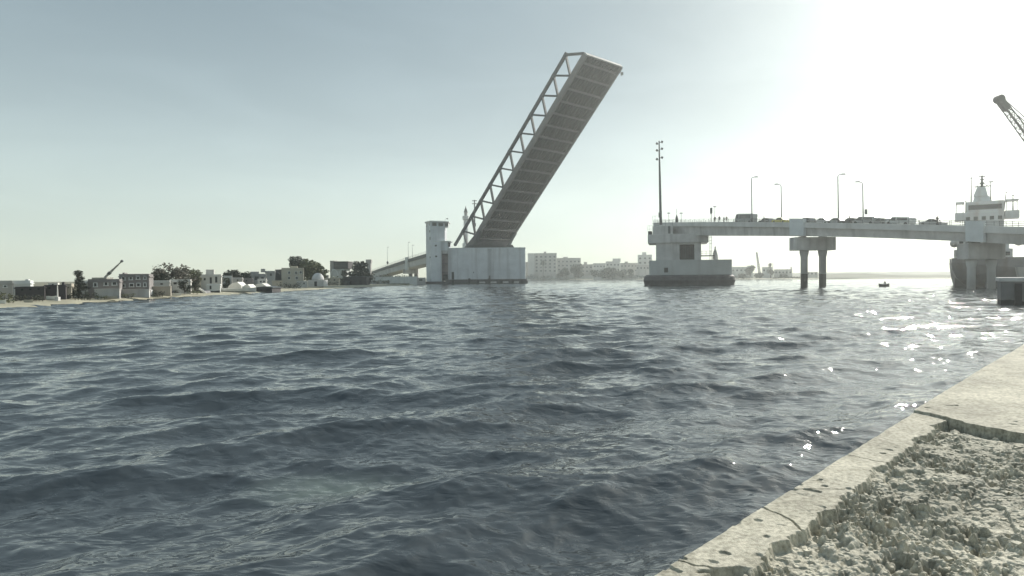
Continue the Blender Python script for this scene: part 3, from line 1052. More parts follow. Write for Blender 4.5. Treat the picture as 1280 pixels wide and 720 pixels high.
def build_column_pier(pxl, pxr, ycap0, ycap1, cols, label, colr, cm=None):
    D = RB
    ql = D.find((pxl + pxr) / 2 - 12, 0.0)
    c = D.p(ql, D.w * 0.5, 0)
    # cap laid across the deck, seen nearly side-on
    base = D.p(D.find((pxl + pxr) / 2, D.w * 0.5), D.w * 0.5, 0)
    Y = base.y
    x0, x1 = at(pxl, 340, Y).x, at(pxr, 340, Y).x
    z0 = at((pxl + pxr) / 2, ycap1, Y).z
    z1 = D.zb(D.find((pxl + pxr) / 2, D.w * 0.5)) - 0.25
    cx = (x0 + x1) / 2
    t = thing('column_pier', label, 'bridge pier', (cx, Y, 0))
    hw = (x1 - x0) / 2
    MB().box(-hw, hw, -1.5, 1.5, z0, z1).build('pier_cap', CONC, t, bevel=0.06)
    for px in cols:
        x = at(px, 345, Y).x - cx
        b = MB().lathe([(colr, -2), (colr, z0 - 1.5), (colr * 1.12, z0 - 1.2), (colr * 1.3, z0 - 0.5), (colr * 1.3, z0 - 0.003)], 20, (x, 0))
        b.build('column', cm or CONCT, t)
    for x in (-hw * 0.5, hw * 0.5):
        MB().box(x - 0.6, x + 0.6, -0.8, 0.8, z1, z1 + 0.22).build('bearing', DARKC, t)
build_column_pier(990, 1041, 295, 313, (1005.2, 1028.2), 'pier of two round columns under the middle of the viaduct', 0.78)
build_column_pier(1203, 1249, 304, 324, (1214, 1239), 'pier of two round columns in front of the ship', 0.66, CONCL)

# ------------------------------------------------------------------ rest pier
RY = 185.0
def build_rest_pier():
    X = lambda px: at(px, 345, RY).x
    Zp = lambda px, py: at(px, py, RY).z
    cx = X(861)
    t = thing('rest_pier', 'broad concrete pier with a white caisson and rounded black fender base', 'bridge pier', (cx, RY, 0), R(-14))
    def stadium(hx, y0, y1, r, n=8):
        P = []
        for (a0, px_, py_) in ((180, -hx + r, y0 + r), (270, hx - r, y0 + r), (0, hx - r, y1 - r), (90, -hx + r, y1 - r)):
            for k in range(n + 1):
                a = R(a0 + 90 * k / n)
                P.append((px_ + r * math.cos(a), py_ + r * math.sin(a)))
        return P
    hs = (X(918) - X(806)) / 2
    z1 = Zp(860, 343.5)
    b = MB()
    prof = [(-2, 0.6), (0.6, 0.25), (1.5, 0.0), (z1 - 0.5, 0.25), (z1, 0.8)]
    b.loft([[(x, y, z) for x, y in stadium(hs - i, -1.6 + i, 15.6 - i, 3.0)] for z, i in prof])
    b.build('fender_base', DARKC, t)
    hc = (X(912.5) - X(812.5)) / 2
    zc = Zp(860, 325)
    xs = X(862.5) - cx
    b = MB().vprism([(x + xs, y) for x, y in stadium(hc, 0, 14, 0.8, 4)], z1 - 0.2, zc)
    b.build('caisson', mat('pale washed concrete', (0.50, 0.51, 0.5), 0.9, 0.18, 0.2, stain=0.35, stain_col=(0.26, 0.24, 0.23)), t)
    MB().box(X(831) - cx, X(835.8) - cx, -0.06, 0.1, Zp(833, 340.5), Zp(833, 334.5)).build('hatch', DARKW, t)
    zk, zk1 = Zp(850, 303), Zp(850, 292)
    # column with a dark recess
    x0, x1, xa, xb = X(821) - cx, X(876) - cx, X(850) - cx, X(868) - cx
    b = MB().box(x0, xa, 0.8, 12.5, zc + 0.003, zk).box(xb, x1, 0.8, 12.5, zc + 0.003, zk)
    b.box(xa + 0.003, xb - 0.003, 3.2, 12.3, zc + 0.003, zk).box(xa + 0.003, xb - 0.003, 0.8, 3.1, zk - 0.5, zk)
    b.build('pier_wall', CONC, t)
    r_ = MB()
    for k in range(6):
        x = xa + 0.35 + k * (xb - xa - 0.7) / 5
        r_.box(x - 0.12, x + 0.12, 2.7, 3.0, zc + 0.1, zk - 0.5)
    r_.build('grille', STEELD, t)
    MB().box(xa, xb, 3.02, 3.19, zc + 0.3, zk - 0.5).build('recess_panel', DARKS, t)  # dark panel across the back of the recess
    MB().box(X(811) - cx, X(885) - cx, 0.2, 13.4, zk, zk1).build('pier_cap', CONC, t, bevel=0.05)
    # upper end block that carries the tip of the leaf
    MB().box(X(817) - cx, X(842) - cx, 1.0, 13.0, zk1, Zp(830, 281.5)).build('end_block', CONC, t, bevel=0.05)
    MB().box(X(836) - cx, X(839) - cx, 0.9, 1.1, zk1 + 0.2, Zp(830, 282)).build('downpipe', STEELD, t)
    MB().box(X(811.3) - cx, X(816) - cx, 0.6, 6, zk1 + 0.0, zk1 + 1.0).build('bumper', RUBBER, t)
    # railings and ladder platform on the right
    g = MB()
    zpl = Zp(884, 319.5)
    g.box(X(876) - cx, X(892) - cx, 1.2, 3.6, zpl - 0.15, zpl + 0.1)
    for px in (877, 882, 887, 891.5):
        g.beam((X(px) - cx, 1.3, zpl), (X(px) - cx, 1.3, zpl + 1.3), 0.07, 0.07)
    for h in (0.7, 1.3):
        g.beam((X(876) - cx, 1.3, zpl + h), (X(892) - cx, 1.3, zpl + h), 0.06, 0.06)
    g.build('platform', STEELG, t)
    l = MB()
    for px in (886.5, 888.6):
        l.beam((X(px) - cx, 1.0, zc), (X(px) - cx, 1.0, zk1 - 0.1), 0.09, 0.09)
    for k in range(18):
        z = zc + 0.3 + k * (zk1 - zc - 0.4) / 18
        l.beam((X(886.5) - cx, 1.0, z), (X(888.6) - cx, 1.0, z), 0.05, 0.05)
    for k in range(4):
        z = zk1 - 0.3 - k * 0.9
        l.beam((X(885.6) - cx, 0.4, z), (X(889.6) - cx, 0.4, z), 0.05, 0.05)
    l.build('ladder', STEELG, t)
    r = MB()
    zt = zk1
    for px in (811, 813.5, 816.5):
        r.beam((X(px) - cx, 0.7, zt + 0.9), (X(px) - cx, 0.7, zt + 2.6), 0.06, 0.06)
    for h in (1.6, 2.6):
        r.beam((X(811) - cx, 0.7, zt + h), (X(816.5) - cx, 0.7, zt + h), 0.05, 0.05)
    zt = Zp(830, 281.5)
    for px in (817, 820, 824, 829, 833, 841.5):
        r.beam((X(px) - cx, 1.2, zt), (X(px) - cx, 1.2, zt + (3.0 if px < 822 else 1.5)), 0.06, 0.06)
    for h in (0.8, 1.5):
        r.beam((X(817) - cx, 1.2, zt + h), (X(842) - cx, 1.2, zt + h), 0.06, 0.06)
    r.beam((X(817) - cx, 1.2, zt + 3), (X(824) - cx, 1.2, zt + 3), 0.05, 0.05)
    r.build('railing', STEELG, t)
    return cx, zc
RCX, RZC = build_rest_pier()

# pointed covered boat-shaped object on the caisson
def build_covered_marker():
    p = at(894, 325, RY + 3)
    t = thing('marker_buoy', 'pale pointed buoy standing on the pier caisson by the ladder', 'buoy', (p.x, p.y, RZC))
    MB().lathe([(0.75, 0), (0.82, 0.4), (0.78, 1.2), (0.6, 2.0), (0.35, 2.9), (0.16, 3.4)], 14).build('body', CONCL, t)
    MB().lathe([(0.19, 3.4), (0.16, 3.8), (0.02, 4.1)], 10).build('top_mark', STEELD, t)
build_covered_marker()

# ------------------------------------------------------------------ masts and lamps
def build_light_mast():
    t0 = at(826, 281, RY + 4)
    top = at(824, 176, RY + 4)
    H = top.z - t0.z
    t = thing('light_mast', 'tall floodlight mast on the pier with lamps paired up its top', 'light mast', t0)
    MB().tube([(0, 0, 0), (-0.2, 0, H * 0.5), (-0.4, 0, H)], [0.42, 0.33, 0.16], 10).build('pole', STEELD, t)
    for py, s in ((177.5, 1), (179.5, -1), (186, 1), (188, -1), (197, 1), (199, -1)):
        z = at(824, py, RY + 4).z - t0.z
        b = MB().beam((-0.35, 0, z - 0.3), (-0.35 + s * 0.6, 0, z), 0.12, 0.12)
        x = -0.35 + s * 0.75
        b.prism([(x - 0.3, z - 0.1), (x + 0.2, z - 0.35), (x + 0.38, z + 0.12), (x - 0.1, z + 0.38)], -0.3, 0.3)
        b.build('floodlight', STEELD, t)
    MB().box(-0.6, 0.05, -0.3, 0.3, 2.2, 3.6).build('control_box', STEELD, t)
build_light_mast()

def build_lamp(px, ytop, off, arm, label, sign=False):
    D = RB
    q = D.find(px, off)
    p = D.p(q, off, D.zt(q) + 0.1)
    H = at(px, ytop, p.y).z - p.z
    t = thing('street_lamp', label, 'street lamp', p, 0, 'street lamps along the viaduct')
    MB().tube([(0, 0, 0), (0, 0, 0.7), (0, 0, 0.72), (-0.12, 0, H - 0.5)], [0.2, 0.2, 0.15, 0.1], 8).build('pole', STEELG, t)
    MB().tube([(-0.12, 0, H - 0.55), (-0.12 + arm * 0.2, 0, H - 0.2), (-0.12 + arm * 0.9, 0, H - 0.05)], 0.08, 6).build('arm', STEELG, t)
    x = -0.12 + arm * 1.15
    MB().prism([(x - 0.55, -0.08), (x + 0.45, -0.05), (x + 0.55, 0.05), (x + 0.2, 0.17), (x - 0.45, 0.12)], -0.16, 0.16,
               Matrix.Translation((0, 0, H - 0.08))).build('lamp_head', STEELD, t)
    return t, p
build_lamp(940, 221, 0.6, 1, 'tall street lamp behind the minibus, its arm turned right')
build_lamp(977, 230, 8.4, -1, 'shorter street lamp near the yellow taxi, its arm turned left')
build_lamp(1048, 217.5, 0.6, 1, 'tall street lamp right of the middle column pier, its arm turned right')
build_lamp(1079, 227, 8.4, -1, 'street lamp with a small sign hung low on its pole, arm turned left')
def pole_sign():
    D = RB
    q = D.find(1080.5, 8.4)
    p = D.p(q, 8.4, 0)
    z0, z1 = at(1081, 268, p.y).z, at(1081, 261.5, p.y).z
    t = thing('pole_sign', 'small narrow sign fixed to a street lamp pole above the traffic', 'sign', (p.x + 0.35, p.y, z0))
    MB().box(-0.3, 0.3, -0.03, 0.03, 0, z1 - z0).build('sign_panel', STEELD, t)
    MB().beam((-0.5, 0.06, (z1 - z0) * 0.5), (0.25, 0.06, (z1 - z0) * 0.5), 0.05, 0.05).build('bracket', GALV, t)
pole_sign()
def barrier_post(px, ytop, off, label, wide=0.14, kind='barrier'):
    D = RB
    q = D.find(px, off)
    p = D.p(q, off, D.zt(q) - 0.1)
    H = at(px, ytop, p.y).z - p.z
    t = thing('signal_post', label, 'signal post', p)
    MB().tube([(0, 0, 0), (0, 0, H)], wide * 0.5, 6).build('post', STEELG, t)
    if kind == 'signal':
        MB().box(-0.28, 0.28, -0.2, 0.2, H * 0.62, H * 0.98).build('signal_head', STEELD, t)
    elif kind == 'cone':
        MB().lathe([(0.5, 0), (0.42, H * 0.35), (0.12, H * 0.6)], 8).build('cabinet', STEELG, t)
    else:
        MB().box(-0.45, 0.45, -0.05, 0.05, H - 0.35, H - 0.1).build('crossbar', STEELD, t)
barrier_post(846, 261, 1.2, 'signal post with a swollen cabinet at its foot near the mast', 0.12, 'cone')
barrier_post(851.5, 265.5, 1.2, 'thin post with a short crossbar at the bridge end', 0.12, 'bar')
barrier_post(836, 265.5, 3.0, 'low crossbar post right beside the tall mast', 0.12, 'bar')
barrier_post(889, 259.5, 1.0, 'tall dark stop signal at the queue of people', 0.2, 'signal')
barrier_post(893.5, 257.5, 6.0, 'slender tall post behind the waiting people', 0.1, 'bar')

# ------------------------------------------------------------------ vehicles
def car_mesh(parts, L, H, wdt, col, kind):
    """builds a car in local space: x along, y across, z up, wheels on z=0"""
    body_m = mat('car paint %s' % col[0], col[1], 0.35, 0.08, 1.0)
    h = L / 2
    if kind == 'van':
        prof = [(-h, .35), (h, .35), (h, H * .93), (h - .15, H), (-h + 1.5, H), (-h + .75, H * .58), (-h + .1, H * .5), (-h, .6)]
        glass = [(-h + .86, H * .58), (-h + 1.55, H * .94), (-h + 2.3, H * .94), (-h + 2.3, H * .58)]
        rear = [(-h + 2.5, H * .62), (-h + 2.5, H * .92), (h - .5, H * .92), (h - .5, H * .62)]
    elif kind == 'minibus':
        prof = [(-h, .35), (h, .35), (h, H * .9), (h - .2, H), (-h + 1.0, H), (-h + .45, H * .93), (-h + .1, H * .5), (-h, .6)]
        glass = [(-h + .2, H * .52), (-h + .55, H * .88), (-h + 1.5, H * .88), (-h + 1.5, H * .52)]
        rear = [(-h + 1.7, H * .52), (-h + 1.7, H * .88), (h - .3, H * .88), (h - .3, H * .52)]
    elif kind == 'hatch':
        prof = [(-h, .3), (h, .3), (h + .02, H * .6), (h - .35, H * .97), (h - .8, H), (-h + 1.7, H), (-h + 1.0, H * .63), (-h + .12, H * .52), (-h, .5)]
        glass = [(-h + 1.12, H * .63), (-h + 1.76, H * .95), (-h + 2.4, H * .95), (-h + 2.4, H * .63)]
        rear = [(-h + 2.5, H * .63), (-h + 2.5, H * .95), (h - .7, H * .95), (h - .35, H * .63)]
    else:  # saloon
        prof = [(-h, .3), (h, .3), (h, H * .6), (h - .75, H * .66), (h - 1.4, H * .98), (h - 1.8, H), (-h + 1.9, H), (-h + 1.15, H * .64), (-h + .12, H * .54), (-h, .5)]
        glass = [(-h + 1.28, H * .65), (-h + 1.94, H * .95), (-h + 2.4, H * .95), (-h + 2.4, H * .65)]
        rear = [(-h + 2.5, H * .65), (-h + 2.5, H * .95), (h - 1.45, H * .95), (h - .92, H * .66)]
    o = MB().prism(prof, -wdt / 2, wdt / 2).build('body', body_m, parts, bevel=0.07)
    for y in (-wdt / 2, wdt / 2):
        MB().prism(glass, y - .012, y + .012).build('front_window', CARGLASS, parts)
        MB().prism(rear, y - .012, y + .012).build('rear_window', CARGLASS, parts)
    r = 0.32 if kind in ('hatch', 'saloon') else 0.36
    for x in (-h + .8, h - .75):
        for y in (-wdt / 2 + .12, wdt / 2 - .12):
            MB().tube([(x, y - .13, r), (x, y + .13, r)], r, 14).build('wheel', RUBBER, parts)
CARC = {'grey': ('grey', (0.24, 0.25, 0.25)), 'white': ('white', (0.62, 0.63, 0.62)), 'yellow': ('yellow', (0.62, 0.55, 0.12)),
        'silver': ('silver', (0.4, 0.41, 0.41)), 'dark': ('dark', (0.12, 0.122, 0.13)), 'red': ('dull red', (0.2, 0.07, 0.06)), 'blue': ('dull blue', (0.12, 0.15, 0.2))}
def put_car(pxa, pxb, ytop, off, col, kind, label):
    D = RB
    pc = (pxa + pxb) / 2
    q = D.find(pc, off)
    p = D.p(q, off, D.zt(q) - 0.018)
    H = max(1.4, at(pc, ytop, p.y).z - p.z)
    H = min(H, {'hatch': 1.75, 'saloon': 1.65, 'van': 2.4, 'minibus': 2.9}[kind])
    L = {'hatch': 3.8, 'saloon': 4.4, 'van': 5.2, 'minibus': 6.2}[kind]
    ang = math.atan2(D.u.y, D.u.x)
    t = thing('parked_car' if kind in ('hatch', 'saloon') else ('van' if kind == 'van' else 'minibus'), label,
              'car' if kind in ('hatch', 'saloon') else kind, p, ang, 'vehicles waiting on the viaduct')
    # tilt with the road
    dz = D.zt(q + 0.01) - D.zt(q - 0.01)
    t.rotation_euler = Matrix.Rotation(ang, 3, 'Z').to_4x4().to_euler() if False else (0, -math.atan2(dz, (D.B - D.A).length * 0.02), ang)
    car_mesh(t, L, H, 1.75 if kind in ('hatch', 'saloon') else 2.0, CARC[col], kind)
put_car(917, 947, 267.2, 2.0, 'silver', 'minibus', 'grey minibus first in the queue, left of the yellow taxi')
put_car(950, 965, 273, 4.4, 'grey', 'hatch', 'grey hatchback between the minibus and the yellow taxi')
put_car(966, 986, 272, 2.0, 'yellow', 'saloon', 'yellow taxi waiting on the viaduct')
put_car(1000, 1016, 273, 2.0, 'grey', 'hatch', 'grey hatchback over the middle column pier behind the taxi')
put_car(1021, 1036, 273.5, 4.4, 'white', 'saloon', 'white saloon just left of the tall lamp right of the pier')
put_car(1038, 1054, 272.5, 2.0, 'silver', 'saloon', 'silver saloon at the foot of the tall lamp')
put_car(1056, 1071, 273, 2.0, 'dark', 'hatch', 'dark hatchback waiting left of the lamp with a sign')
put_car(1073, 1092, 271, 2.0, 'silver', 'van', 'round-backed silver van beside the lamp with a sign')
put_car(1094, 1108, 274, 2.0, 'grey', 'hatch', 'small grey hatchback ahead of the white van')
put_car(1112, 1138, 271.4, 2.0, 'white', 'van', 'white panel van with a sloping bonnet right of the lamps')
put_car(1156, 1176, 276, 2.0, 'silver', 'saloon', 'silver saloon last in the queue, nearest the ship')

# ------------------------------------------------------------------ people
def figure(name, pts, edges, radii, mats_by_z, seat=False):
    me = bpy.data.meshes.new(name)
    me.from_pydata(pts, edges, [])
    o = bpy.data.objects.new(name + '_skin', me)
    COL.objects.link(o)
    sk = o.modifiers.new('skin', 'SKIN')
    for i, r in enumerate(radii):
        me.skin_vertices[0].data[i].radius = (r, r * 0.85)
    me.skin_vertices[0].data[0].use_root = True
    ss = o.modifiers.new('sub', 'SUBSURF')
    ss.levels = ss.render_levels = 1
    dg = bpy.context.evaluated_depsgraph_get()
    dg.update()
    ev = o.evaluated_get(dg)
    m2 = bpy.data.meshes.new_from_object(ev)
    bpy.data.objects.remove(o)
    m2.name = name
    for m in mats_by_z[1]:
        m2.materials.append(m)
    for p in m2.polygons:
        p.use_smooth = True
        z = p.center.z
        k = 0
        for lim in mats_by_z[0]:
            if z > lim: k += 1
        p.material_index = k
    return m2
CL = {n: mat('cloth ' + n, c, 0.9, 0.15, 3) for n, c in (('dark', (0.03, 0.03, 0.035)), ('blue', (0.06, 0.08, 0.13)), ('grey', (0.14, 0.14, 0.14)), ('white', (0.5, 0.5, 0.48)), ('red', (0.22, 0.06, 0.05)), ('brown', (0.1, 0.07, 0.05)))}
HAIR = mat('dark hair', (0.015, 0.012, 0.01), 0.6, 0.2, 8)
def stand_pts(stride=0.12, armout=0.1):
    P = [(0, 0, .95), (0, 0, 1.15), (0, 0, 1.40), (0, 0, 1.50), (0, .02, 1.60), (0, .02, 1.72)]
    E = [(0, 1), (1, 2), (2, 3), (3, 4), (4, 5)]
    Rr = [.15, .14, .16, .06, .095, .085]
    for s in (-1, 1):
        i = len(P)
        P += [(s * .10, 0, .88), (s * .11, stride * s * .5 - .02, .48), (s * .11, stride * s, .07), (s * .12, stride * s + .15 * -1, .04)]
        E += [(0, i), (i, i + 1), (i + 1, i + 2), (i + 2, i + 3)]
        Rr += [.10, .065, .045, .04]
        i = len(P)
        P += [(s * .2, 0, 1.40), (s * (.24 + armout), .02, 1.12), (s * (.24 + armout), -.10, .88), (s * (.24 + armout), -.13, .80)]
        E += [(2, i), (i, i + 1), (i + 1, i + 2), (i + 2, i + 3)]
        Rr += [.06, .05, .038, .04]
    return P, E, Rr
PERS = 0
def person(loc, rotz, shirt, trousers, label, height=1.76, stride=0.1, group=None):
    P, E, Rr = stand_pts(stride)
    m = figure('person', P, E, Rr, ((0.1, 0.9, 1.47, 1.69), (CL['dark'], CL[trousers], CL[shirt], SKIN, HAIR)))
    o = bpy.data.objects.new('person', m)
    COL.objects.link(o)
    o.location = loc
    o.rotation_euler.z = rotz
    s = height / 1.76
    o.scale = (s, s, s)
    tag(o, label, 'person', group)
    return o
def bridge_person(px, off, shirt, trousers, label, h, rz, st=0.1):
    D = RB
    q = D.find(px, off)
    off = 0.75
    q = D.find(px, off)
    person(D.p(q, off, D.zt(q) - 0.02), rz, shirt, trousers, label, h * 1.12, st, 'people on the viaduct')
bridge_person(893.6, 1.6, 'dark', 'dark', 'person in dark clothes nearest the stop signal at the railing', 1.8, 0.4)
bridge_person(899.2, 2.0, 'dark', 'blue', 'person in dark clothes in the middle of the waiting group', 1.8, -0.6)
bridge_person(905.0, 2.4, 'grey', 'dark', 'person in a grey top at the right of the waiting group', 1.75, 0.9, 0.18)
bridge_person(908.2, 1.8, 'brown', 'dark', 'person in a brown top close to the minibus front', 1.7, -0.3, 0.2)
bridge_person(955, 1.4, 'dark', 'grey', 'lone person walking beside the grey hatchback left of the taxi', 1.75, 1.2, 0.22)
bridge_person(1062, 1.4, 'grey', 'dark', 'person walking by the dark hatchback between the two lamps', 1.75, 1.2, 0.2)
bridge_person(1171.5, 1.4, 'dark', 'dark', 'person standing at the railing beside the last silver saloon', 1.8, 0.2)

# ------------------------------------------------------------------ left approach viaduct
def build_left_bridge():
    A, B = at(536, 316, 312), at(464, 339.6, 440)
    D = Deck((A.x, A.y), (B.x, B.y), 10, 1, None, None, -0.06, 1.25, 16)
    if D.n.x < 0:
        D.n = -D.n
    za, zb_ = A.z, B.z
    D.zt = lambda t: za + (zb_ - za) * t - 1.0 * t * (1 - t) * -1.5
    t = thing('approach_bridge', 'sloping concrete approach ramp coming down left of the control tower', 'bridge', (0, 0, 0))
    D.profile_loft(lambda q: [(0, D.zt(q) - 1.6), (10, D.zt(q) - 1.6), (10, D.zt(q)), (0, D.zt(q))]).build('deck', DARKS if False else mat('dark weathered concrete', (0.16, 0.155, 0.15), 0.9, 0.25, 0.3), t)
    D.profile_loft(lambda q: [(1.0, D.zt(q) - 4.6), (9.0, D.zt(q) - 4.6), (9.4, D.zt(q) - 1.603), (0.6, D.zt(q) - 1.603)]).build('girder', CONCL, t)
    r = MB()
    for k in range(60):
        q = -0.06 + 1.3 * k / 59
        for o in (0.2, 9.8):
            r.beam(D.p(q, o, D.zt(q)), D.p(q, o, D.zt(q) + 1.1), 0.08, 0.08)
    for k in range(16):
        q0, q1 = D.ts[k], D.ts[k + 1]
        for h in (0.6, 1.1):
            for o in (0.2, 9.8):
                r.beam(D.p(q0, o, D.zt(q0) + h), D.p(q1, o, D.zt(q1) + h), 0.08, 0.08)
    r.build('railing', GALV, t)
    q = D.find(508.5, 0)
    secs = [[D.p(qq, oo, z) for oo, z in ((-0.4, D.zt(q) - 6), (0.5, D.zt(q) - 6), (0.5, D.zt(q) + 1.2), (-0.4, D.zt(q) + 1.2))] for qq in (q - 0.018, q + 0.018)]
    MB().loft(secs).build('pilaster', WHITE, t)
    # piers
    for px, label in ((513.5, 'dark square pier carrying the approach ramp beside the white wall'), (474, 'far pier of the approach ramp hidden behind bushes')):
        qq = D.find(px, 5)
        c = D.p(qq, 5, 0)
        p = thing('ramp_pier', label, 'bridge pier', (c.x, c.y, 0))
        zt = D.zt(qq) - 4.65
        MB().box(-4.2, 4.2, -1.2, 1.2, max(zt - 2.6, 1.2), zt).build('pier_cap', CONC, p)
        for x in ((-0.2, 3.0) if px > 500 else (-2.5, 2.5)):
            MB().box(x - 1.0, x + 1.0, -1.0, 1.0, -0.5, max(zt - 2.6, 1.2)).build('column', GREYH, p)
    for px, py, lab in ((484.5, 309, 'thin lamp post with a dark knob low on the ramp'), (510.5, 303, 'taller thin lamp post above the ramp pilaster'), (515.6, 306.5, 'thin pale lamp post right of the ramp pilaster')):
        q = D.find(px, 0.4)
        b = D.p(q, 0.4, D.zt(q))
        H = at(px, py, b.y).z - b.z
        l = thing('ramp_lamp', lab, 'lamp post', b, 0, 'lamp posts on the approach ramp')
        MB().tube([(0, 0, 0), (0, 0, H)], [0.13, 0.07], 6).build('pole', GALV, l)
        MB().box(-0.1, 1.0, -0.12, 0.12, H - 0.1, H + 0.1).build('lamp_head', GALV, l)
        if px < 490:
            MB().lathe([(0.1, 1.2), (0.6, 1.6), (0.7, 2.1), (0.5, 2.7), (0.1, 3.0)], 10).build('signal_box', STEELD, l)
build_left_bridge()

# ------------------------------------------------------------------ minaret and mast behind the truss
def build_minaret():
    Y = 470
    b = at(583, 350, Y)
    z = lambda py: at(583, py, Y).z - 0.5
    t = thing('minaret', 'slim white minaret with a pointed cap seen through the truss', 'minaret', (b.x, Y, 0.5))
    k = Y / 800
    MB().lathe([(2.9 * k, 0), (2.9 * k, z(284)), (2.7 * k, z(275.5))], 8, smooth=False).build('shaft', WHITE, t)
    MB().lathe([(2.7 * k, z(275.5)), (4.2 * k, z(274)), (4.2 * k, z(270)), (3.4 * k, z(270))], 8, smooth=False).build('balcony', WHITE, t)
    MB().lathe([(2.0 * k, z(270)), (2.0 * k, z(266)), (2.6 * k, z(265.6)), (2.4 * k, z(264.8))], 8, smooth=False).build('lantern', GREYM, t)
    MB().lathe([(2.4 * k, z(264.8)), (1.4 * k, z(261.5)), (0.5 * k, z(259)), (0.1 * k, z(257))], 8).build('cap', STEELG, t)
    MB().box(-4.2 * k, 4.2 * k, -2, 6, 0, z(304)).build('base', WHITE, t)
build_minaret()
def build_truss_mast():
    Y = 420
    b = at(594, 350, Y)
    H = at(594, 250, Y).z
    t = thing('signal_mast', 'thin dark mast with small arms behind the truss', 'mast', (b.x, Y, 0))
    MB().tube([(0, 0, 0), (0, 0, H)], [0.7, 0.35], 8).build('pole', STEELD, t)
    for dz in (0.5, 2.4):
        MB().beam((-1.6, 0, H - dz), (1.6, 0, H - dz), 0.4, 0.4).build('crossarm', STEELD, t)
    MB().box(-0.8, 0.8, -0.5, 0.5, H * 0.68, H * 0.68 + 2).build('control_box', STEELD, t)
build_truss_mast()

# ================================================================== VEGETATION
def leaf_cloud(b, c, r, n, s, g, flat=1.0, hollow=0.5):
    for _ in range(n):
        v = Vector((g.gauss(0, 1), g.gauss(0, 1), g.gauss(0, 1)))
        v.normalize()
        rad = hollow + (1 - hollow) * g.random()
        p = Vector(c) + Vector((v.x * r[0], v.y * r[1], v.z * r[2] * flat)) * rad
        a = Vector((g.gauss(0, 1), g.gauss(0, 1), g.gauss(0, 1))).normalized()
        e = a.cross(Vector((0, 0, 1)))
        if e.length < 0.01:
            continue
        e.normalize()
        f = a.cross(e)
        q = s * g.uniform(0.5, 1.4)
        b.add([p - e * q, p + f * q * 0.6, p + e * q, p - f * q * 0.6], [(0, 1, 2, 3)])
def tree(px, ytop, Y, wpx, label, m, kind='round', z0=0.45, dens=1.0, trunk=0.3, seed=0, group=None, name='tree', loose=0.0):
    g = random.Random(seed * 77 + int(px * 10))
    k = Y / 800
    b = at(px, 350, Y)
    H = at(px, ytop, Y).z - z0
    W_ = wpx * k
    t = thing(name, label, 'tree' if name != 'bush' else 'bush', (b.x, Y, z0), 0, group)
    th = H * trunk
    tr = MB().tube([(0, 0, -0.2), (g.uniform(-.03, .03) * H, 0, th), (g.uniform(-.06, .06) * H, 0, H * 0.7)], [max(0.05 * H * .6, .05), 0.035 * H * .6 + .02, 0.02], 7)
    cr = MB()
    nl = 5 if kind == 'column' else (10 if wpx > 18 else 7)
    s = max(0.62 * k, W_ * 0.04)
    for i in range(nl):
        if kind == 'column':
            z = th + (H - th) * (i + 0.5) / nl
            rw = W_ * 0.5 * (1.0 - 0.65 * abs((i + 0.2) / nl - 0.25)) * g.uniform(.7, 1.05)
            c = (g.uniform(-.15, .15) * W_, g.uniform(-.2, .2) * W_, z)
            r = (rw * .9, rw * .9, (H - th) / nl * 0.75)
        else:
            ang = g.uniform(0, 6.28)
            rr = W_ * 0.34 * math.sqrt(g.random())
            zz = g.random()
            c = (math.cos(ang) * rr * (1.15 - zz * .5), math.sin(ang) * rr, th + (H - th) * (0.18 + 0.60 * zz))
            q = W_ * g.uniform(.17, .27)
            r = (q, q, min(q, (H - c[2]) * 0.95))
        tr.tube([(0, 0, th * 0.8), (c[0] * .5, c[1] * .5, (th + c[2]) * .5), c], [0.018 * H, 0.012 * H, 0.006 * H + .01], 5)
        leaf_cloud(cr, c, r, int(150 * dens), s, g, 1.0, 0.35 - loose * .3)
        for _ in range(2):                     # stray sprays that break the outline
            v = Vector((g.gauss(0, 1), g.gauss(0, 1), g.gauss(0.2, .8))).normalized()
            cc = Vector(c) + Vector((v.x * r[0], v.y * r[1], v.z * r[2])) * 1.0
            leaf_cloud(cr, cc, tuple(x * .35 for x in r), int(22 * dens), s * .8, g, 1.0, 0.2)
    zmax = max(p[2] for p in cr.v)
    f = H / zmax
    cr.v = [(x, y, z * f) for x, y, z in cr.v]
    tr.v = [(x, y, z * f) for x, y, z in tr.v]
    xm = max(abs(p[0]) for p in cr.v)
    fx = W_ * .54 / xm if kind != 'column' else 1.0
    cr.v = [(x * fx, y * fx, z) for x, y, z in cr.v]
    tr.build('trunk', BARK, t)
    cr.build('crown', m, t)
    return t
def bush(px0, px1, ytop, Y, label, m, z0=0.4, dens=1.0, group=None):
    g = random.Random(int(px0 * 13 + px1))
    k = Y / 800
    cx = (px0 + px1) / 2
    b = at(cx, 350, Y)
    W_ = (px1 - px0) * k
    H = at(cx, ytop, Y).z - z0
    t = thing('bush', label, 'bush', (b.x, Y, z0), 0, group)
    cr = MB()
    st = MB()
    n = max(3, int((px1 - px0) / 5))
    for i in range(n):
        x = -W_ / 2 + W_ * (i + 0.5) / n
        h = H * g.uniform(.65, 1.0)
        r = (W_ / n * .8, W_ / n * .8, h * .52)
        st.tube([(x * .7, 0, -0.1), (x, 0, h * .6)], [0.05, 0.02], 5)
        leaf_cloud(cr, (x, g.uniform(-.5, .5), h * .48), r, int(90 * dens), max(0.6 * k, H * .07), g, 1.0, .3)
    st.build('stem', BARK, t)
    cr.build('foliage', m, t)
    return t
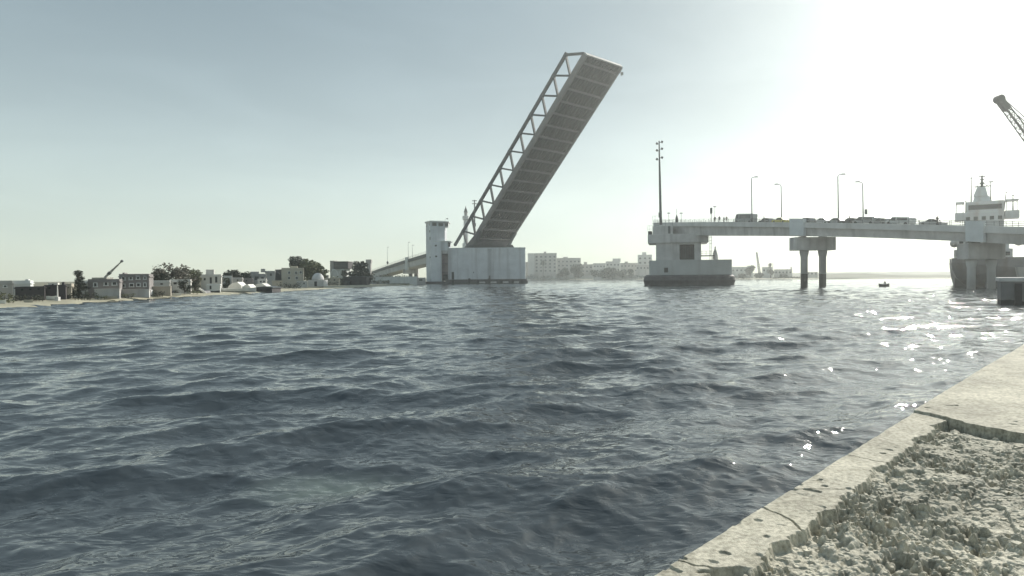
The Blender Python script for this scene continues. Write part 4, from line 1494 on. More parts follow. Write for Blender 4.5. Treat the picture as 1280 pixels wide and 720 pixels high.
def palm(px, ytop, Y, label, z0=0.5, r=2.6):
    g = random.Random(int(px))
    b = at(px, 350, Y)
    H = at(px, ytop, Y).z - z0
    k = Y / 800
    t = thing('palm_tree', label, 'palm tree', (b.x, Y, z0))
    MB().tube([(0, 0, -.3), (.1, 0, H * .5), (0, 0, H - 1.5 * k)], [.55, .42, .38], 7).build('trunk', BARK, t)
    cr = MB()
    for i in range(26):
        a = g.uniform(0, 6.28)
        up = g.uniform(-.5, 1.0)
        L = r * k * 2.2 * g.uniform(.8, 1.1)
        pts = []
        for j in range(6):
            u = j / 5
            pts.append(Vector((math.cos(a) * L * u * .8, math.sin(a) * L * u * .8, H - 1.5 * k + L * (up * u - 0.9 * u * u))))
        side = Vector((-math.sin(a), math.cos(a), 0))
        for j in range(5):
            w0, w1 = (.5 + .5 * math.sin(3.1 * j / 5)) * .5 * k, (.5 + .5 * math.sin(3.1 * (j + 1) / 5)) * .5 * k * (0.1 if j == 4 else 1)
            dn = Vector((0, 0, -.25 * k))
            cr.add([pts[j], pts[j] + side * w0 + dn, pts[j + 1] + side * w1 + dn, pts[j + 1]], [(0, 1, 2, 3)])
            cr.add([pts[j], pts[j] - side * w0 + dn, pts[j + 1] - side * w1 + dn, pts[j + 1]], [(0, 1, 2, 3)])
    cr.build('crown', LEAF_T, t)

# ================================================================== HOUSES
def house(px0, px1, ytop, Y, label, wall, wins=(), depth=7, rot=0.0, z0=0.4, door=None, parapet=0.35, frame=None, name='house', cat='house', hut=None, roofm=None, awn=None, group=None):
    """wins: (pixel x, pixel y, width px, height px)"""
    cx = (px0 + px1) / 2
    k = Y / 800
    p = at(cx, 350, Y)
    phi = math.atan2(-p.x, Y) * 0.92
    cph = math.cos(phi)
    W_ = (px1 - px0) * k * cph
    rot = rot + phi
    H = at(cx, ytop, Y).z - z0
    t = thing(name, label, cat, (p.x, Y, z0), rot, group)
    hw = W_ / 2
    MB().box(-hw, hw, 0, depth, -0.6, H - parapet - 0.12).build('wall', wall, t)
    MB().box(-hw - 0.12, hw + 0.12, -0.12, depth + 0.12, H - parapet - 0.12, H - parapet).build('roof', roofm or wall, t)
    if parapet > 0:
        b = MB().box(-hw, hw, 0, 0.2, H - parapet, H).box(-hw, hw, depth - 0.2, depth, H - parapet, H)
        b.box(-hw, -hw + 0.2, 0.203, depth - 0.203, H - parapet, H).box(hw - 0.2, hw, 0.203, depth - 0.203, H - parapet, H)
        b.build('parapet', wall, t)
    for wx, wy, ww, wh in wins:
        q = at(wx, wy, Y)
        window(t, (q.x - p.x) * cph, q.z - z0, ww * k * cph, wh * k, 0.0, frame=frame)
    if door:
        wx, ww, wh = door
        q = at(wx, 350, Y)
        x = (q.x - p.x) * cph
        MB().box(x - ww * k / 2, x + ww * k / 2, -0.05, 0.05, 0.02, wh * k).build('door', DARKW, t)
    if hut:
        a, b_, yt = hut
        xa, xb = (at(a, 350, Y).x - p.x) * cph, (at(b_, 350, Y).x - p.x) * cph
        MB().box(xa, xb, depth * .3, depth * .8, H - parapet, at(cx, yt, Y).z - z0).build('roof_hut', wall, t)
    if awn:
        a, b_, y_ = awn
        xa, xb = (at(a, 350, Y).x - p.x) * cph, (at(b_, 350, Y).x - p.x) * cph
        z = at(cx, y_, Y).z - z0
        MB().box(xa, xb, -1.1, -0.003, z - .1, z + .05).build('canopy', WHITE, t)
    return t

# ---- left bank, nearest first
house(-30, 15, 350.8, 80, 'grey warehouse at the left edge of the shore', GREYM, [(6, 358, 3, 2)], 9, frame=WHITE, name='warehouse', cat='warehouse')
house(15.2, 37.5, 350.6, 82, 'white flat-roofed building behind the long dark shed', WHITE, [], 8, name='white_building', cat='building', hut=(30, 34, 349))
house(19.5, 55, 358.3, 76, 'long low dark shed right of the white building', DARKS, [(28, 362, 2.6, 2.2), (38, 361.5, 2.6, 2.2), (48, 361, 2.6, 2.2)], 5, name='shed', cat='shed', parapet=0.1)
house(55.3, 81.5, 356.2, 79, 'taller end of the dark shed row, by the boat mast', DARKS, [(62, 360, 2.5, 2), (72, 360, 2.5, 2)], 5, name='shed', cat='shed', parapet=0.1, hut=(76, 79, 352.6))
house(81.8, 89, 354.5, 82, 'narrow cream house between the dark shed and the conifer', CREAM, [(85.3, 359, 2, 2.2)], 6, door=(85, 2.4, 5))
house(97, 112, 350.5, 92, 'white layered house half hidden right of the conifer', WEATHW, [(104, 355.4, 7, 1.6), (107, 359, 6, 1.6)], 6, parapet=.2, awn=(98, 111, 353.4))
house(110.5, 149, 348.8, 86, 'unfinished grey two-storey house with pale window surrounds', GREYH, [(119.5, 356, 3.2, 4.2), (132.5, 354.8, 3.6, 3.6), (142.8, 354.4, 4.6, 3.4), (121, 366.4, 3.2, 3), (127, 366, 3, 2.4), (137, 365.4, 3, 2.4)], 8, frame=WHITE, rot=-.05, z0=.35)
house(149.3, 186, 342.4, 92, 'dark block of flats with two rows of pale windows', GREYH, [(154.5, 348.2, 3.4, 3.2), (163.5, 348, 3, 3), (172.5, 347.2, 3.4, 3.2), (181, 347.2, 2, 3), (154.5, 357, 3.4, 3.2), (164.5, 356.4, 4.2, 3.4), (173, 356, 3.4, 3.4), (181, 356, 2.4, 4)], 8, frame=WHITE, rot=-.05, z0=.35, hut=(151, 153.5, 340.6), name='apartment_block', cat='building')
def lower_wall():
    for px0, px1, yt, Y, lab in ((118, 149, 362, 84.2, 'low pale garden wall in front of the unfinished house'), (150, 186, 362.5, 89.5, 'low grey garden wall in front of the dark flats'), (187, 213, 358.8, 97, 'pale wall with bushes right of the dark flats')):
        a, b = at(px0, 350, Y), at(px1, 350, Y)
        z = at((px0 + px1) / 2, yt, Y).z
        o = MB().box(0, b.x - a.x, 0, 0.25, 0, z - .35)
        o.box(-.05, b.x - a.x + .05, -.05, .3, z - .35, z - .25)
        tag(o.build('garden_wall', WEATHW if px0 != 187 else CREAM, loc=(a.x, Y, .35)), lab, 'wall')
lower_wall()
house(186.5, 212, 350.4, 104, 'low white house behind the bare crowned trees', WEATHW, [(191, 355, 3, 2.6), (202, 354.6, 3, 2.6)], 7)
house(212, 238, 349.2, 108, 'white villa with a dark arched porch behind the trees', WEATHW, [(219, 354, 4, 3), (228, 353.4, 4, 3)], 7)
house(250, 276.5, 342.9, 128, 'pale two-storey house with a tall dark doorway', WEATHW, [(263.5, 350.5, 2.6, 7.5), (270.2, 349.2, 2.8, 8), (256, 349, 2.4, 3)], 7, hut=(257, 267, 336.8), frame=None)
house(258, 275, 355.2, 119, 'small white boat house on the bank with one dark window', WHITE, [(263.2, 359, 2.2, 5)], 4, z0=.2, parapet=.15)
house(303, 316, 347.5, 150, 'low brown-grey house under the dark trees', GREYH, [(308, 351, 2, 2)], 6)
house(313, 331.5, 342.2, 160, 'grey house with two dark square windows', GREYM, [(321, 347.6, 5, 4), (328, 348, 3, 3.4)], 7, hut=(313, 323, 339.4))
house(331.8, 344, 338.6, 180, 'pale house with a small roof hut left of the white flats', GREYM, [(338.6, 343.4, 2.2, 3)], 7, hut=(326, 331, 335.8))
house(344.2, 352, 336.8, 186, 'dark narrow house beside the white flats', GREYH, [(348, 342, 2, 3)], 7)
house(352.2, 379.5, 334.8, 184, 'white two-storey flats with small dark windows under the big tree', CREAM, [(361.4, 340.8, 2.4, 2.8), (370.2, 341, 2.6, 3), (375.8, 340.4, 2.2, 2.4), (361.4, 347.6, 2.4, 2.6), (370.8, 347.4, 2.6, 3)], 8, hut=(363, 372, 332.4), frame=WHITE)
house(340, 352, 350.6, 158, 'sloping pale wall house behind the black bushes', CREAM, [], 4, parapet=.1)
house(371, 384, 351.4, 178, 'low white house right of the black bushes', WEATHW, [(380, 354.4, 1.6, 2)], 4, parapet=.1)
house(238.5, 251, 345.5, 126, 'low pale house between the olive tree and the doorway house', CREAM, [(245, 350, 2, 2)], 5)
house(276.8, 290, 344.6, 146, 'small pale house tucked under the left of the dark tree mass', WEATHW, [(281, 349, 2, 2), (286, 349, 2, 2)], 5)
house(290.4, 303, 346.8, 142, 'low grey house just left of the tall canvas cover top', GREYM, [(297, 350, 2, 2)], 5)
house(322, 333, 348.4, 150, 'low pale house directly behind the dark block-like shed', WEATHW, [(326, 352, 2, 2.4), (330, 352, 2, 2.4)], 4)
house(60, 72, 353.6, 100, 'pale house whose roof shows above the dark sheds', WEATHW, [(66, 355.5, 2, 1.2)], 5)
house(186.6, 199, 345.2, 116, 'tall pale house just right of the dark flats behind the trees', WEATHW, [(190, 349, 2, 2.4), (195, 349, 2, 2.4)], 6)
house(400, 411, 343.8, 240, 'small white house right of the olive tree', WEATHW, [(405.5, 347, 1.6, 2)], 6)
house(404.5, 424, 347.6, 232, 'low pale house behind the dark green bushes', CREAM, [(411, 350, 2, 1.6), (418, 350, 2, 1.6)], 5)
# boat tents / white covers on the bank
def tent(px0, px1, ytop, Y, label):
    a, b = at(px0, 350, Y), at(px1, 350, Y)
    W_ = b.x - a.x
    H = at((px0 + px1) / 2, ytop, Y).z - .4
    t = thing('boat_cover', label, 'boat cover', ((a.x + b.x) / 2, Y, .4))
    MB().prism([(-W_ / 2, 0), (W_ / 2, 0), (W_ * .46, H * .6), (W_ * .2, H), (-W_ * .12, H * .9), (-W_ * .4, H * .55)], 0, 3).build('canvas', BOATW, t)
    MB().box(-W_ * .45, W_ * .45, -.08, -.003, 0, H * .25).build('base_board', GREYM, t)
tent(283.5, 302, 352.6, 135, 'tall white canvas boat cover on the bank')
tent(301.5, 313, 355.4, 136, 'lower white canvas boat cover beside the tall one')
tent(314, 333, 354.2, 148, 'pale canvas cover behind the dark block')

def boat(px0, px1, ydeck, ybot, Y, label, m, z0=0.0, flip=False, inner=None, beam_=None):
    k = Y / 800
    L = (px1 - px0) * k
    p = at((px0 + px1) / 2, 350, Y)
    H = max(.35, (ybot - ydeck) * k)
    B = beam_ or L * .28
    t = thing('boat', label, 'boat', (p.x, Y, z0))
    secs = []
    n = 12
    for i in range(n + 1):
        u = i / n
        x = -L / 2 + L * u
        wv = B / 2 * (1 - (abs(u - .42) / .6) ** 2.6) if u > .42 else B / 2 * (0.72 + .28 * math.sin(u / .42 * math.pi / 2))
        wv = max(wv, .03)
        sh = H * (1 + .28 * (u - .4) ** 2 * 2.2)
        secs.append([(x, -wv, sh), (x, -wv * .82, sh * .35), (x * .97, -wv * .35, .0), (x * .97, wv * .35, .0), (x, wv * .82, sh * .35), (x, wv, sh),
                     (x, wv * .86, sh - .02), (x * .97, wv * .6, sh * .55), (x * .97, -wv * .6, sh * .55), (x, -wv * .86, sh - .02)])
    if flip:
        secs = [[(-a, b, c) for a, b, c in s] for s in secs]
    MB().loft(secs).build('hull', m, t)
    for u in (-.2, .12):
        MB().box(L * u - .15, L * u + .15, -B * .38, B * .38, H * .72, H * .8).build('thwart', inner or BARK, t)
    return t
boat(276, 320, 362.6, 367.6, 124, 'long white boat hauled up along the bank', BOATW, .25)
boat(380, 404.5, 359.2, 361.8, 176, 'long low dark boat at the water edge below the domed tomb', BOATD, -.05)
boat(58, 72, 369.6, 374.6, 77, 'white motor boat on the bank at the foot of the mast', BOATW, .42)
boat(-4, 7, 376.6, 381.5, 68, 'small white boat on the bank at the left edge', BOATW, .3)
boat(30, 41, 376, 379, 71.5, 'small pale upturned dinghy on the bank below the dark shed', CREAM, .3)
boat(130, 146, 371.2, 374.2, 84, 'pale dinghy lying on the bank below the unfinished house', CREAM, .32)
boat(206, 226, 365.4, 368.4, 100, 'white dinghy on the bank below the bare crowned trees', BOATW, .3)
boat(260.5, 274.5, 365.8, 369.2, 116, 'dark dinghy on the bank below the boat house', BOATD, .2)
boat(497, 506, 353.9, 356, 250, 'small white boat on the bank under the approach ramp', BOATW, .15)
def mast_thing(px, ytop, Y, label, z0=.4):
    b = at(px, 350, Y)
    H = at(px, ytop, Y).z - z0
    t = thing('flagpole', label, 'pole', (b.x, Y, z0))
    MB().tube([(0, 0, 0), (0, 0, H)], [.09, .05], 6).build('pole', BOATW, t)
    MB().box(-.2, .2, -.2, .2, 0, .45).build('base', CONCL, t)
mast_thing(71.6, 356.8, 75.6, 'white pole standing in front of the dark sheds')
def plank_pile():
    Y = 114
    p = at(249, 350, Y)
    t = thing('beached_raft', 'dark tilted raft with a white plank on the bank', 'raft', (p.x, Y, .25))
    MB().prism([(-1.7, 0), (1.7, 0), (1.4, .55), (.2, .75), (-1.2, .3)], -1, 1).build('hull', BOATD, t)
    MB().beam((.5, -1.1, 1.0), (1.6, -1.1, .15), .12, .3).build('plank', BOATW, t)
plank_pile()
def shore_car(px0, px1, ytop, Y, col, kind, label, rz=0.0):
    k = Y / 800
    p = at((px0 + px1) / 2, 350, Y)
    z0 = .5
    H = at((px0 + px1) / 2, ytop, Y).z - z0
    t = thing('parked_car', label, 'car', (p.x, Y, z0), rz, 'cars parked on the far bank')
    L = (px1 - px0) * k
    s = L / 4.2
    car_mesh(t, 4.2, 1.5, 1.7, CARC[col], kind)
    t.scale = (s, s, max(.4, H / 1.5))
shore_car(171, 188, 364.6, 93, 'dark', 'saloon', 'dark saloon parked in front of the dark flats')
shore_car(178, 189.5, 362.2, 96, 'white', 'van', 'white van parked at the right end of the dark flats')
shore_car(206, 217, 363.8, 103, 'dark', 'hatch', 'dark hatchback parked below the white villa')
# dark floating shed / containers by the waterline
def dark_block(px0, px1, yt, yb, Y, label, m, name='work_shed', cat='shed', depth=5):
    a, b = at(px0, 350, Y), at(px1, 350, Y)
    z = at((px0 + px1) / 2, yt, Y).z
    W_ = b.x - a.x
    t = thing(name, label, cat, ((a.x + b.x) / 2, Y, 0))
    MB().box(-W_ / 2, W_ / 2, 0, depth, -.8, z - .25).build('wall', m, t)
    MB().prism([(-W_ / 2 - .2, z - .25), (W_ / 2 + .2, z - .25), (W_ / 2 + .2, z - .1), (0, z + .12), (-W_ / 2 - .2, z - .1)], -.25, depth + .25).build('roof', STEELD, t)
    for u in (-.25, .25):
        MB().box(W_ * u - .5, W_ * u + .5, -.06, .04, .3, z * .6).build('door', DARKW, t)
    return t
dark_block(320, 340, 358.6, 365.4, 133, 'dark block-like shed standing at the water edge', DARKS)
dark_block(430, 458, 345.6, 358.2, 226, 'large black boat shed in front of the round tree', DARKS)
dark_block(426, 436, 351.5, 358.4, 224, 'low dark lean-to at the left of the black boat shed', STEELD)

def build_domed_tomb():
    Y = 200
    k = Y / 800
    p = at(394.5, 350, Y)
    t = thing('domed_tomb', 'small whitewashed domed building at the shore', 'tomb', (p.x, Y, .3))
    z = lambda py: at(394, py, Y).z - .3
    h = 9.6 * k
    MB().box(-h, h, 0, 2 * h, -.3, z(350)).build('wall', GREYM if False else CONCL, t)
    prof = []
    R0 = 7.6 * k
    zt, zb_ = z(341), z(350)
    for i in range(9):
        a = math.pi / 2 * i / 8
        prof.append((max(.02, R0 * math.cos(a)), zb_ + (zt - zb_) * math.sin(a)))
    MB().lathe(prof, 20, (0, h)).build('dome', CONCL, t)
    MB().box(-.4, .4, -.05, .1, 0, 1.7).build('door', DARKW, t)
build_domed_tomb()
def build_arcade_house():
    Y = 260
    k = Y / 800
    p = at(423, 350, Y)
    t = thing('terrace_house', 'white house with arches and a dark glazed upper storey', 'house', (p.x, Y, .4))
    z = lambda py: at(423, py, Y).z - .4
    MB().box(-9 * k, 9 * k, 1.5, 9, -.4, z(336)).build('wall', WHITE, t)
    MB().box(-6.2 * k, 12 * k, .5, 8, z(336), z(327.4)).build('upper_storey', DARKS, t)
    MB().box(-5 * k, 10.6 * k, .4, .6, z(334.4), z(329.4)).build('window', GLASS, t)
    MB().box(-6.6 * k, 12.4 * k, .2, 8.3, z(327.4), z(326.6)).build('roof', GREYH, t)
    MB().box(-12 * k, -6.4 * k, 2, 7, 0, z(325.6)).build('stair_tower', GREYM, t)
    for cx in (-5.5, 4.5):
        b = MB()
        pts = [((cx + 4.2 * math.cos(R(a))) * k, .2, z(345) + (z(337) - z(345)) * math.sin(R(a))) for a in range(0, 181, 15)]
        b.tube(pts, .6 * k, 6)
        b.build('arch', WHITE, t)
build_arcade_house()
def long_wall(px0, px1, yt, Y, label, m, z0=.2, lampless=True):
    a, b = at(px0, 350, Y), at(px1, 350, Y)
    z = at((px0 + px1) / 2, yt, Y).z
    W_ = b.x - a.x
    t = thing('boundary_wall', label, 'wall', (a.x, Y, z0))
    MB().box(0, W_, 0, .4, -.3, z - z0 - .2).build('wall_panel', m, t)
    MB().box(-.1, W_ + .1, -.12, .52, z - z0 - .2, z - z0).build('coping', m, t)
    for i in range(1, 6):
        MB().box(W_ * i / 6 - .25, W_ * i / 6 + .25, -.18, -.003, -.3, z - z0 - .2).build('pilaster', m, t)
long_wall(458, 521, 345.8, 262, 'long white boundary wall under the approach ramp', WHITE)
house(521, 532, 347, 290, 'grey hut between the ramp pier and the control tower', GREYM, [(526, 350, 4, 2)], 5, z0=.2)

# ---- trees on the left bank
tree(97.5, 337.4, 84, 19, 'dark tall conifer beside the narrow cream house', LEAF_T, 'column', trunk=.1, seed=1, name='conifer', dens=3)
bush(88, 118, 361.5, 80.5, 'dark spreading bushes at the foot of the conifer', LEAF_D)
tree(205, 327.5, 112, 33, 'big bare-looking tree with a dusty open crown, left one', LEAF_B, seed=2, dens=1.0, trunk=.3, loose=1)
tree(225, 329.5, 114, 33, 'big bare-looking tree with a dusty open crown, right one', LEAF_B, seed=3, dens=1.0, trunk=.3, loose=1)
tree(199, 341, 107, 22, 'small dark tree under the left dusty crown', LEAF_D, seed=4, dens=1.3)
tree(231, 349, 105, 17, 'dark rounded tree over the villa porch', LEAF_D, seed=14, dens=1, trunk=.15)
tree(243, 335.5, 122, 21, 'olive green tree left of the pale two-storey house', LEAF_O, seed=5, dens=.9, trunk=.25)
tree(244, 345, 117, 19, 'dark low tree in front of the olive green one', LEAF_D, seed=6, dens=1, trunk=.15)
tree(289, 336.8, 150, 29, 'dark tree mass right of the pale two-storey house', LEAF_D, seed=7, dens=1.1, trunk=.15)
tree(305, 338.6, 158, 27, 'second dark tree right of the dark mass', LEAF_D, seed=8, dens=1.0, trunk=.15)
tree(281, 346, 143, 16, 'low dark tree beside the doorway house', LEAF_M, seed=9, dens=1.0, trunk=.1)
tree(371, 319.6, 212, 23, 'dark round-topped tree behind the white flats', LEAF_D, seed=10, dens=1.3, trunk=.25)
tree(389.5, 323.6, 214, 37, 'wide olive tree behind the domed tomb', LEAF_O, seed=11, dens=1.6, trunk=.12)
tree(451, 325.8, 236, 34, 'large round dark tree above the black boat shed', LEAF_D, seed=12, dens=2.2, trunk=.1)
tree(432, 337, 245, 12, 'small dark tree left of the round one', LEAF_D, seed=13, dens=1, trunk=.1)
bush(347, 376, 351.6, 156, 'black bushes on the bank below the white flats', LEAF_D)
bush(405, 430, 350.4, 214, 'dark green bushes between the tomb and the boat shed', LEAF_D)
bush(398, 428, 342, 245, 'pale scrub slope behind the dark bushes', LEAF_O)
bush(-8, 14, 362, 74, 'olive scrub in front of the grey warehouse', LEAF_O)
bush(16, 34, 365.5, 73.5, 'dark low shrubs in front of the dark shed, left clump', LEAF_D)
bush(36, 57, 366.5, 74.5, 'dark low shrubs in front of the dark shed, right clump', LEAF_D)
bush(193, 206, 362, 95.5, 'dark shrub against the pale wall', LEAF_D)
bush(466, 478, 347.5, 258, 'grey-green shrub against the white wall, left one', LEAF_M)
bush(478, 487, 348, 258, 'grey-green shrub against the white wall, right one', LEAF_M)
bush(478, 512, 340.5, 330, 'dark scrub in the shade under the approach ramp', LEAF_D)
bush(458, 484, 341, 300, 'dark scrub where the ramp meets the trees', LEAF_D)
bush(484, 512, 354, 248, 'dry low scrub on the bank under the ramp', LEAF_O)
bush(118, 134, 368.5, 83, 'dry low weeds under the unfinished house', LEAF_O, dens=.7)
bush(152, 168, 365.5, 88.5, 'dry low weeds under the dark flats', LEAF_O, dens=.7)
bush(212, 224, 361.5, 103, 'dark shrub at the villa wall, left of the porch tree', LEAF_D)
bush(300, 318, 357, 139, 'low dark weeds between the canvas covers and the dark block', LEAF_M)
bush(-2, 20, 373.5, 69.5, 'pale weeds on the bank at the left edge', LEAF_O, dens=.6)
bush(234, 250, 360.5, 108, 'olive scrub on the bank beside the raft', LEAF_O)

def chimney():
    Y = 262
    p = at(461, 350, Y)
    H = at(461, 324.4, Y).z - .4
    t = thing('water_tower', 'small pale tower just right of the round dark tree', 'tower', (p.x, Y, .4))
    MB().box(-.8, .8, 0, 1.6, 0, H - 1.4).build('shaft', GREYM, t)
    MB().box(-1.1, 1.1, -.3, 1.9, H - 1.4, H).build('tank', GREYM, t)
chimney()

# ---- cranes in the distance
def lattice(b, P0, P1, s0, s1, n, r):
    P0, P1 = Vector(P0), Vector(P1)
    d = (P1 - P0).normalized()
    x = d.cross(Vector((0, 1, 0))).normalized()
    y = d.cross(x)
    def c(u, i, j):
        s = s0 + (s1 - s0) * u
        return P0 + (P1 - P0) * u + x * (i * s / 2) + y * (j * s / 2)
    cs = [(-1, -1), (1, -1), (1, 1), (-1, 1)]
    for i, j in cs:
        b.beam(c(0, i, j), c(1, i, j), r, r)
    for k in range(n):
        u0, u1 = k / n, (k + 1) / n
        for q in range(4):
            a, e = cs[q], cs[(q + 1) % 4]
            b.beam(c(u0, *a), c(u1, *(e if k % 2 else e)), r * .6, r * .6)
            b.beam(c(u1, *a), c(u1, *e), r * .6, r * .6)
    return b
def mobile_crane(px0, py0, px1, py1, Y, label, m, s=0.8):
    A, B = at(px0, py0, Y), at(px1, py1, Y)
    t = thing('mobile_crane', label, 'crane', (A.x, Y, .5))
    A, B = A - Vector((A.x, Y, .5)), B - Vector((A.x if False else at(px0, py0, Y).x, Y, .5))
    b = MB()
    # telescopic boom in three thinning sections
    d = B - A
    for u0, u1, w_ in ((-.1, .45, s), (.4, .75, s * .75), (.7, 1.0, s * .55)):
        b.beam(A + d * u0, A + d * u1, w_, w_)
    b.build('boom', m, t)
    MB().beam(B - d * .06, B + d * .04, s * 1.1, s * 1.1).build('boom_head', STEELD, t)
    MB().beam(A + d * .12, A + d * .25, s * 1.5, s * 1.5).build('ram_joint', STEELD, t)
    foot = A - d * .1
    MB().box(foot.x - 2.2, foot.x + 1.2, -1.3, 1.3, 1.2, max(2.6, foot.z)).build('cab', m, t)
    MB().box(foot.x - 4, foot.x + 3, -1.4, 1.4, .4, 1.2).build('chassis', STEELD, t)
    for x in (-3, -1.5, 1, 2.3):
        MB().tube([(foot.x + x, -1.6, .5), (foot.x + x, -1.1, .5)], .55, 12).build('wheel', RUBBER, t)
mobile_crane(133, 345, 152.5, 326.3, 150, 'slender mobile crane boom rising behind the grey houses', CRANEY, .38)

# ================================================================== TOWN ACROSS THE WATER
def town_block(px0, px1, ytop, Y, label, wall, rows=0, cols=0, depth=16, hut=None, rot=0.0, wy0=None, wy1=None, parapet=.6, wr=.42, group='town buildings across the water'):
    wins = []
    if rows:
        ya, yb = wy0, wy1
        for r in range(rows):
            for c in range(cols):
                wins.append((px0 + (px1 - px0) * (c + .5) / cols, ya + (yb - ya) * (r / max(1, rows - 1) if rows > 1 else 0), (px1 - px0) / cols * wr, min(3.0, (yb - ya) / max(1, rows) * .55 if rows > 1 else 2.2)))
    return house(px0, px1, ytop, Y, label, wall, wins, depth, rot, .5, None, parapet, None, 'town_building', 'building', hut, group=group)
TOWN = mat('sun bleached render', (0.5, 0.475, 0.45), 0.9, 0.2, 0.08, stain=0.4, stain_col=(0.16, 0.14, 0.13))
TOWNL = mat('pale town render', (0.66, 0.64, 0.61), 0.9, 0.18, 0.08, stain=0.3, stain_col=(0.2, 0.18, 0.17))
town_block(660, 668, 316.6, 735, 'pale corner wing of the tall apartment block by the pier', TOWNL, 0, 0, 18)
town_block(668, 696, 316.4, 738, 'tall grey apartment block just right of the white pier', TOWN, 5, 5, 18, hut=(680, 683, 314.2), wy0=321, wy1=338.5)
town_block(696.3, 726, 322.4, 748, 'lower grey apartment block right of the tall one', TOWN, 3, 6, 18, hut=(704, 710, 320.8), wy0=327, wy1=337)
town_block(656, 660, 327.6, 760, 'small dark house squeezed beside the white pier', GREYM, 0, 0, 10)
town_block(726.5, 741, 330.4, 760, 'low pale building right of the apartment blocks', TOWN, 2, 3, 14, hut=(730, 734, 327.4), wy0=334, wy1=339)
town_block(741.3, 757, 329, 750, 'long low pale building behind the round trees', TOWNL, 2, 4, 14, wy0=333, wy1=338)
town_block(757.3, 775, 326.6, 745, 'pale building with a dark rooftop room', TOWNL, 2, 4, 14, hut=(766, 776, 323), wy0=331, wy1=337)
town_block(775.3, 797, 328.6, 735, 'broad pale building left of the white tower house', TOWN, 2, 5, 14, hut=(781, 785, 326.8), wy0=332.5, wy1=338)
town_block(797.3, 815, 318.4, 700, 'tall white tower house left of the rest pier', TOWNL, 3, 3, 14, hut=(803, 808, 315), wy0=323, wy1=334)
town_block(795, 812, 331, 680, 'low grey house at the foot of the white tower house', TOWN, 1, 4, 10, wy0=335, wy1=337)
town_block(914, 934, 333.6, 560, 'low pale house right of the rest pier', TOWNL, 1, 4, 12, wy0=338, wy1=339)
town_block(934.3, 941, 332, 560, 'small flat pale house with a rooftop room', TOWNL, 1, 2, 12, wy0=336, wy1=339)
town_block(953, 966, 333.8, 540, 'pale house under the lone palm', TOWNL, 1, 3, 12, wy0=338, wy1=339)
town_block(968, 990, 336.6, 530, 'long low hazy house with a chimney left of the columns', TOWN, 1, 5, 12, hut=(988.5, 990, 333.8), wy0=340.5, wy1=341)
town_block(1008, 1022, 340, 520, 'low hazy house between the two columns', TOWN, 1, 3, 10, wy0=342, wy1=343)
def promenade():
    # low sea wall along the far shore
    for px0, px1, Y, yt, lab in ((658, 742, 728, 345.6, 'low sea wall in front of the apartment blocks'), (742, 812, 700, 345.4, 'low sea wall in front of the round trees')):
        a, b = at(px0, 350, Y), at(px1, 350, Y - (4 if px0 < 700 else 30))
        z = at(px0, yt, Y).z
        t = thing('sea_wall', lab, 'wall', (a.x, a.y, 0))
        d = b - a
        MB().beam((0, 0, z * .5), (d.x, d.y, z * .5), 1.2, z + 1.0).build('wall_panel', CONCL, t)
        MB().beam((0, -.1, z + .35), (d.x, d.y - .1, z + .35), 1.6, .5).build('coping', CONCL, t)
promenade()
for i, (px, yt, Y, wp, lab, m) in enumerate((
        (719, 329.6, 715, 22, 'round dark tree in front of the lower apartment block', LEAF_T),
        (760, 333.4, 690, 26, 'wide dark tree in the middle of the far shore', LEAF_T),
        (745, 337, 700, 14, 'low dark tree left of the wide one', LEAF_T),
        (778, 336.4, 680, 14, 'grey-green tree right of the wide dark tree', LEAF_D),
        (790, 335.6, 676, 12, 'grey-green tree left of the white tower house', LEAF_D),
        (700, 337, 720, 12, 'small dark tree beside the lone palm of the flats', LEAF_T),
        (708, 334, 722, 10, 'slim dark tree left of the round dark tree', LEAF_D),
        (938, 331.4, 540, 13, 'dark leafy tree right of the rest pier', LEAF_D),
        (949, 340.4, 520, 12, 'low round tree below the thin far crane', LEAF_D),
        (963, 336, 522, 9, 'bushy tree right of the thin far crane', LEAF_D),
        (928, 341.6, 530, 10, 'low dark tree in front of the low pale house', LEAF_D),
        (981, 342, 505, 12, 'low round tree left of the viaduct columns', LEAF_D))):
    tree(px, yt, Y, wp, lab, m, seed=40 + i, dens=2.0, trunk=.18, group='trees on the far shore')
bush(656, 690, 341.6, 718, 'dark hedge along the sea wall under the flats', LEAF_T)
bush(795, 812, 342.2, 668, 'dark hedge at the waterside left of the rest pier', LEAF_T)
bush(914, 936, 344, 500, 'low shore bushes right of the rest pier', LEAF_D)
bush(966, 1000, 345, 470, 'low shore bushes left of the viaduct columns', LEAF_D)
palm(679, 324.6, 722, 'lone palm in front of the tall apartment block')
palm(963.3, 328.2, 520, 'lone palm rising over the low houses right of the pier', r=2.2)
def far_crane():
    Y = 600
    A, B = at(949.5, 343, Y), at(945.8, 316, Y)
    t = thing('far_crane', 'thin hazy lattice crane jib between the low houses', 'crane', (A.x, Y, .5))
    d = B - A
    lattice(MB(), (0, 0, A.z), (d.x, 0, A.z + d.z), 1.6, .8, 10, .3).build('jib', STEELG, t)
    MB().box(-2.5, 2.5, -2, 2, 0, 3).build('cab', CRANEY, t)
far_crane()

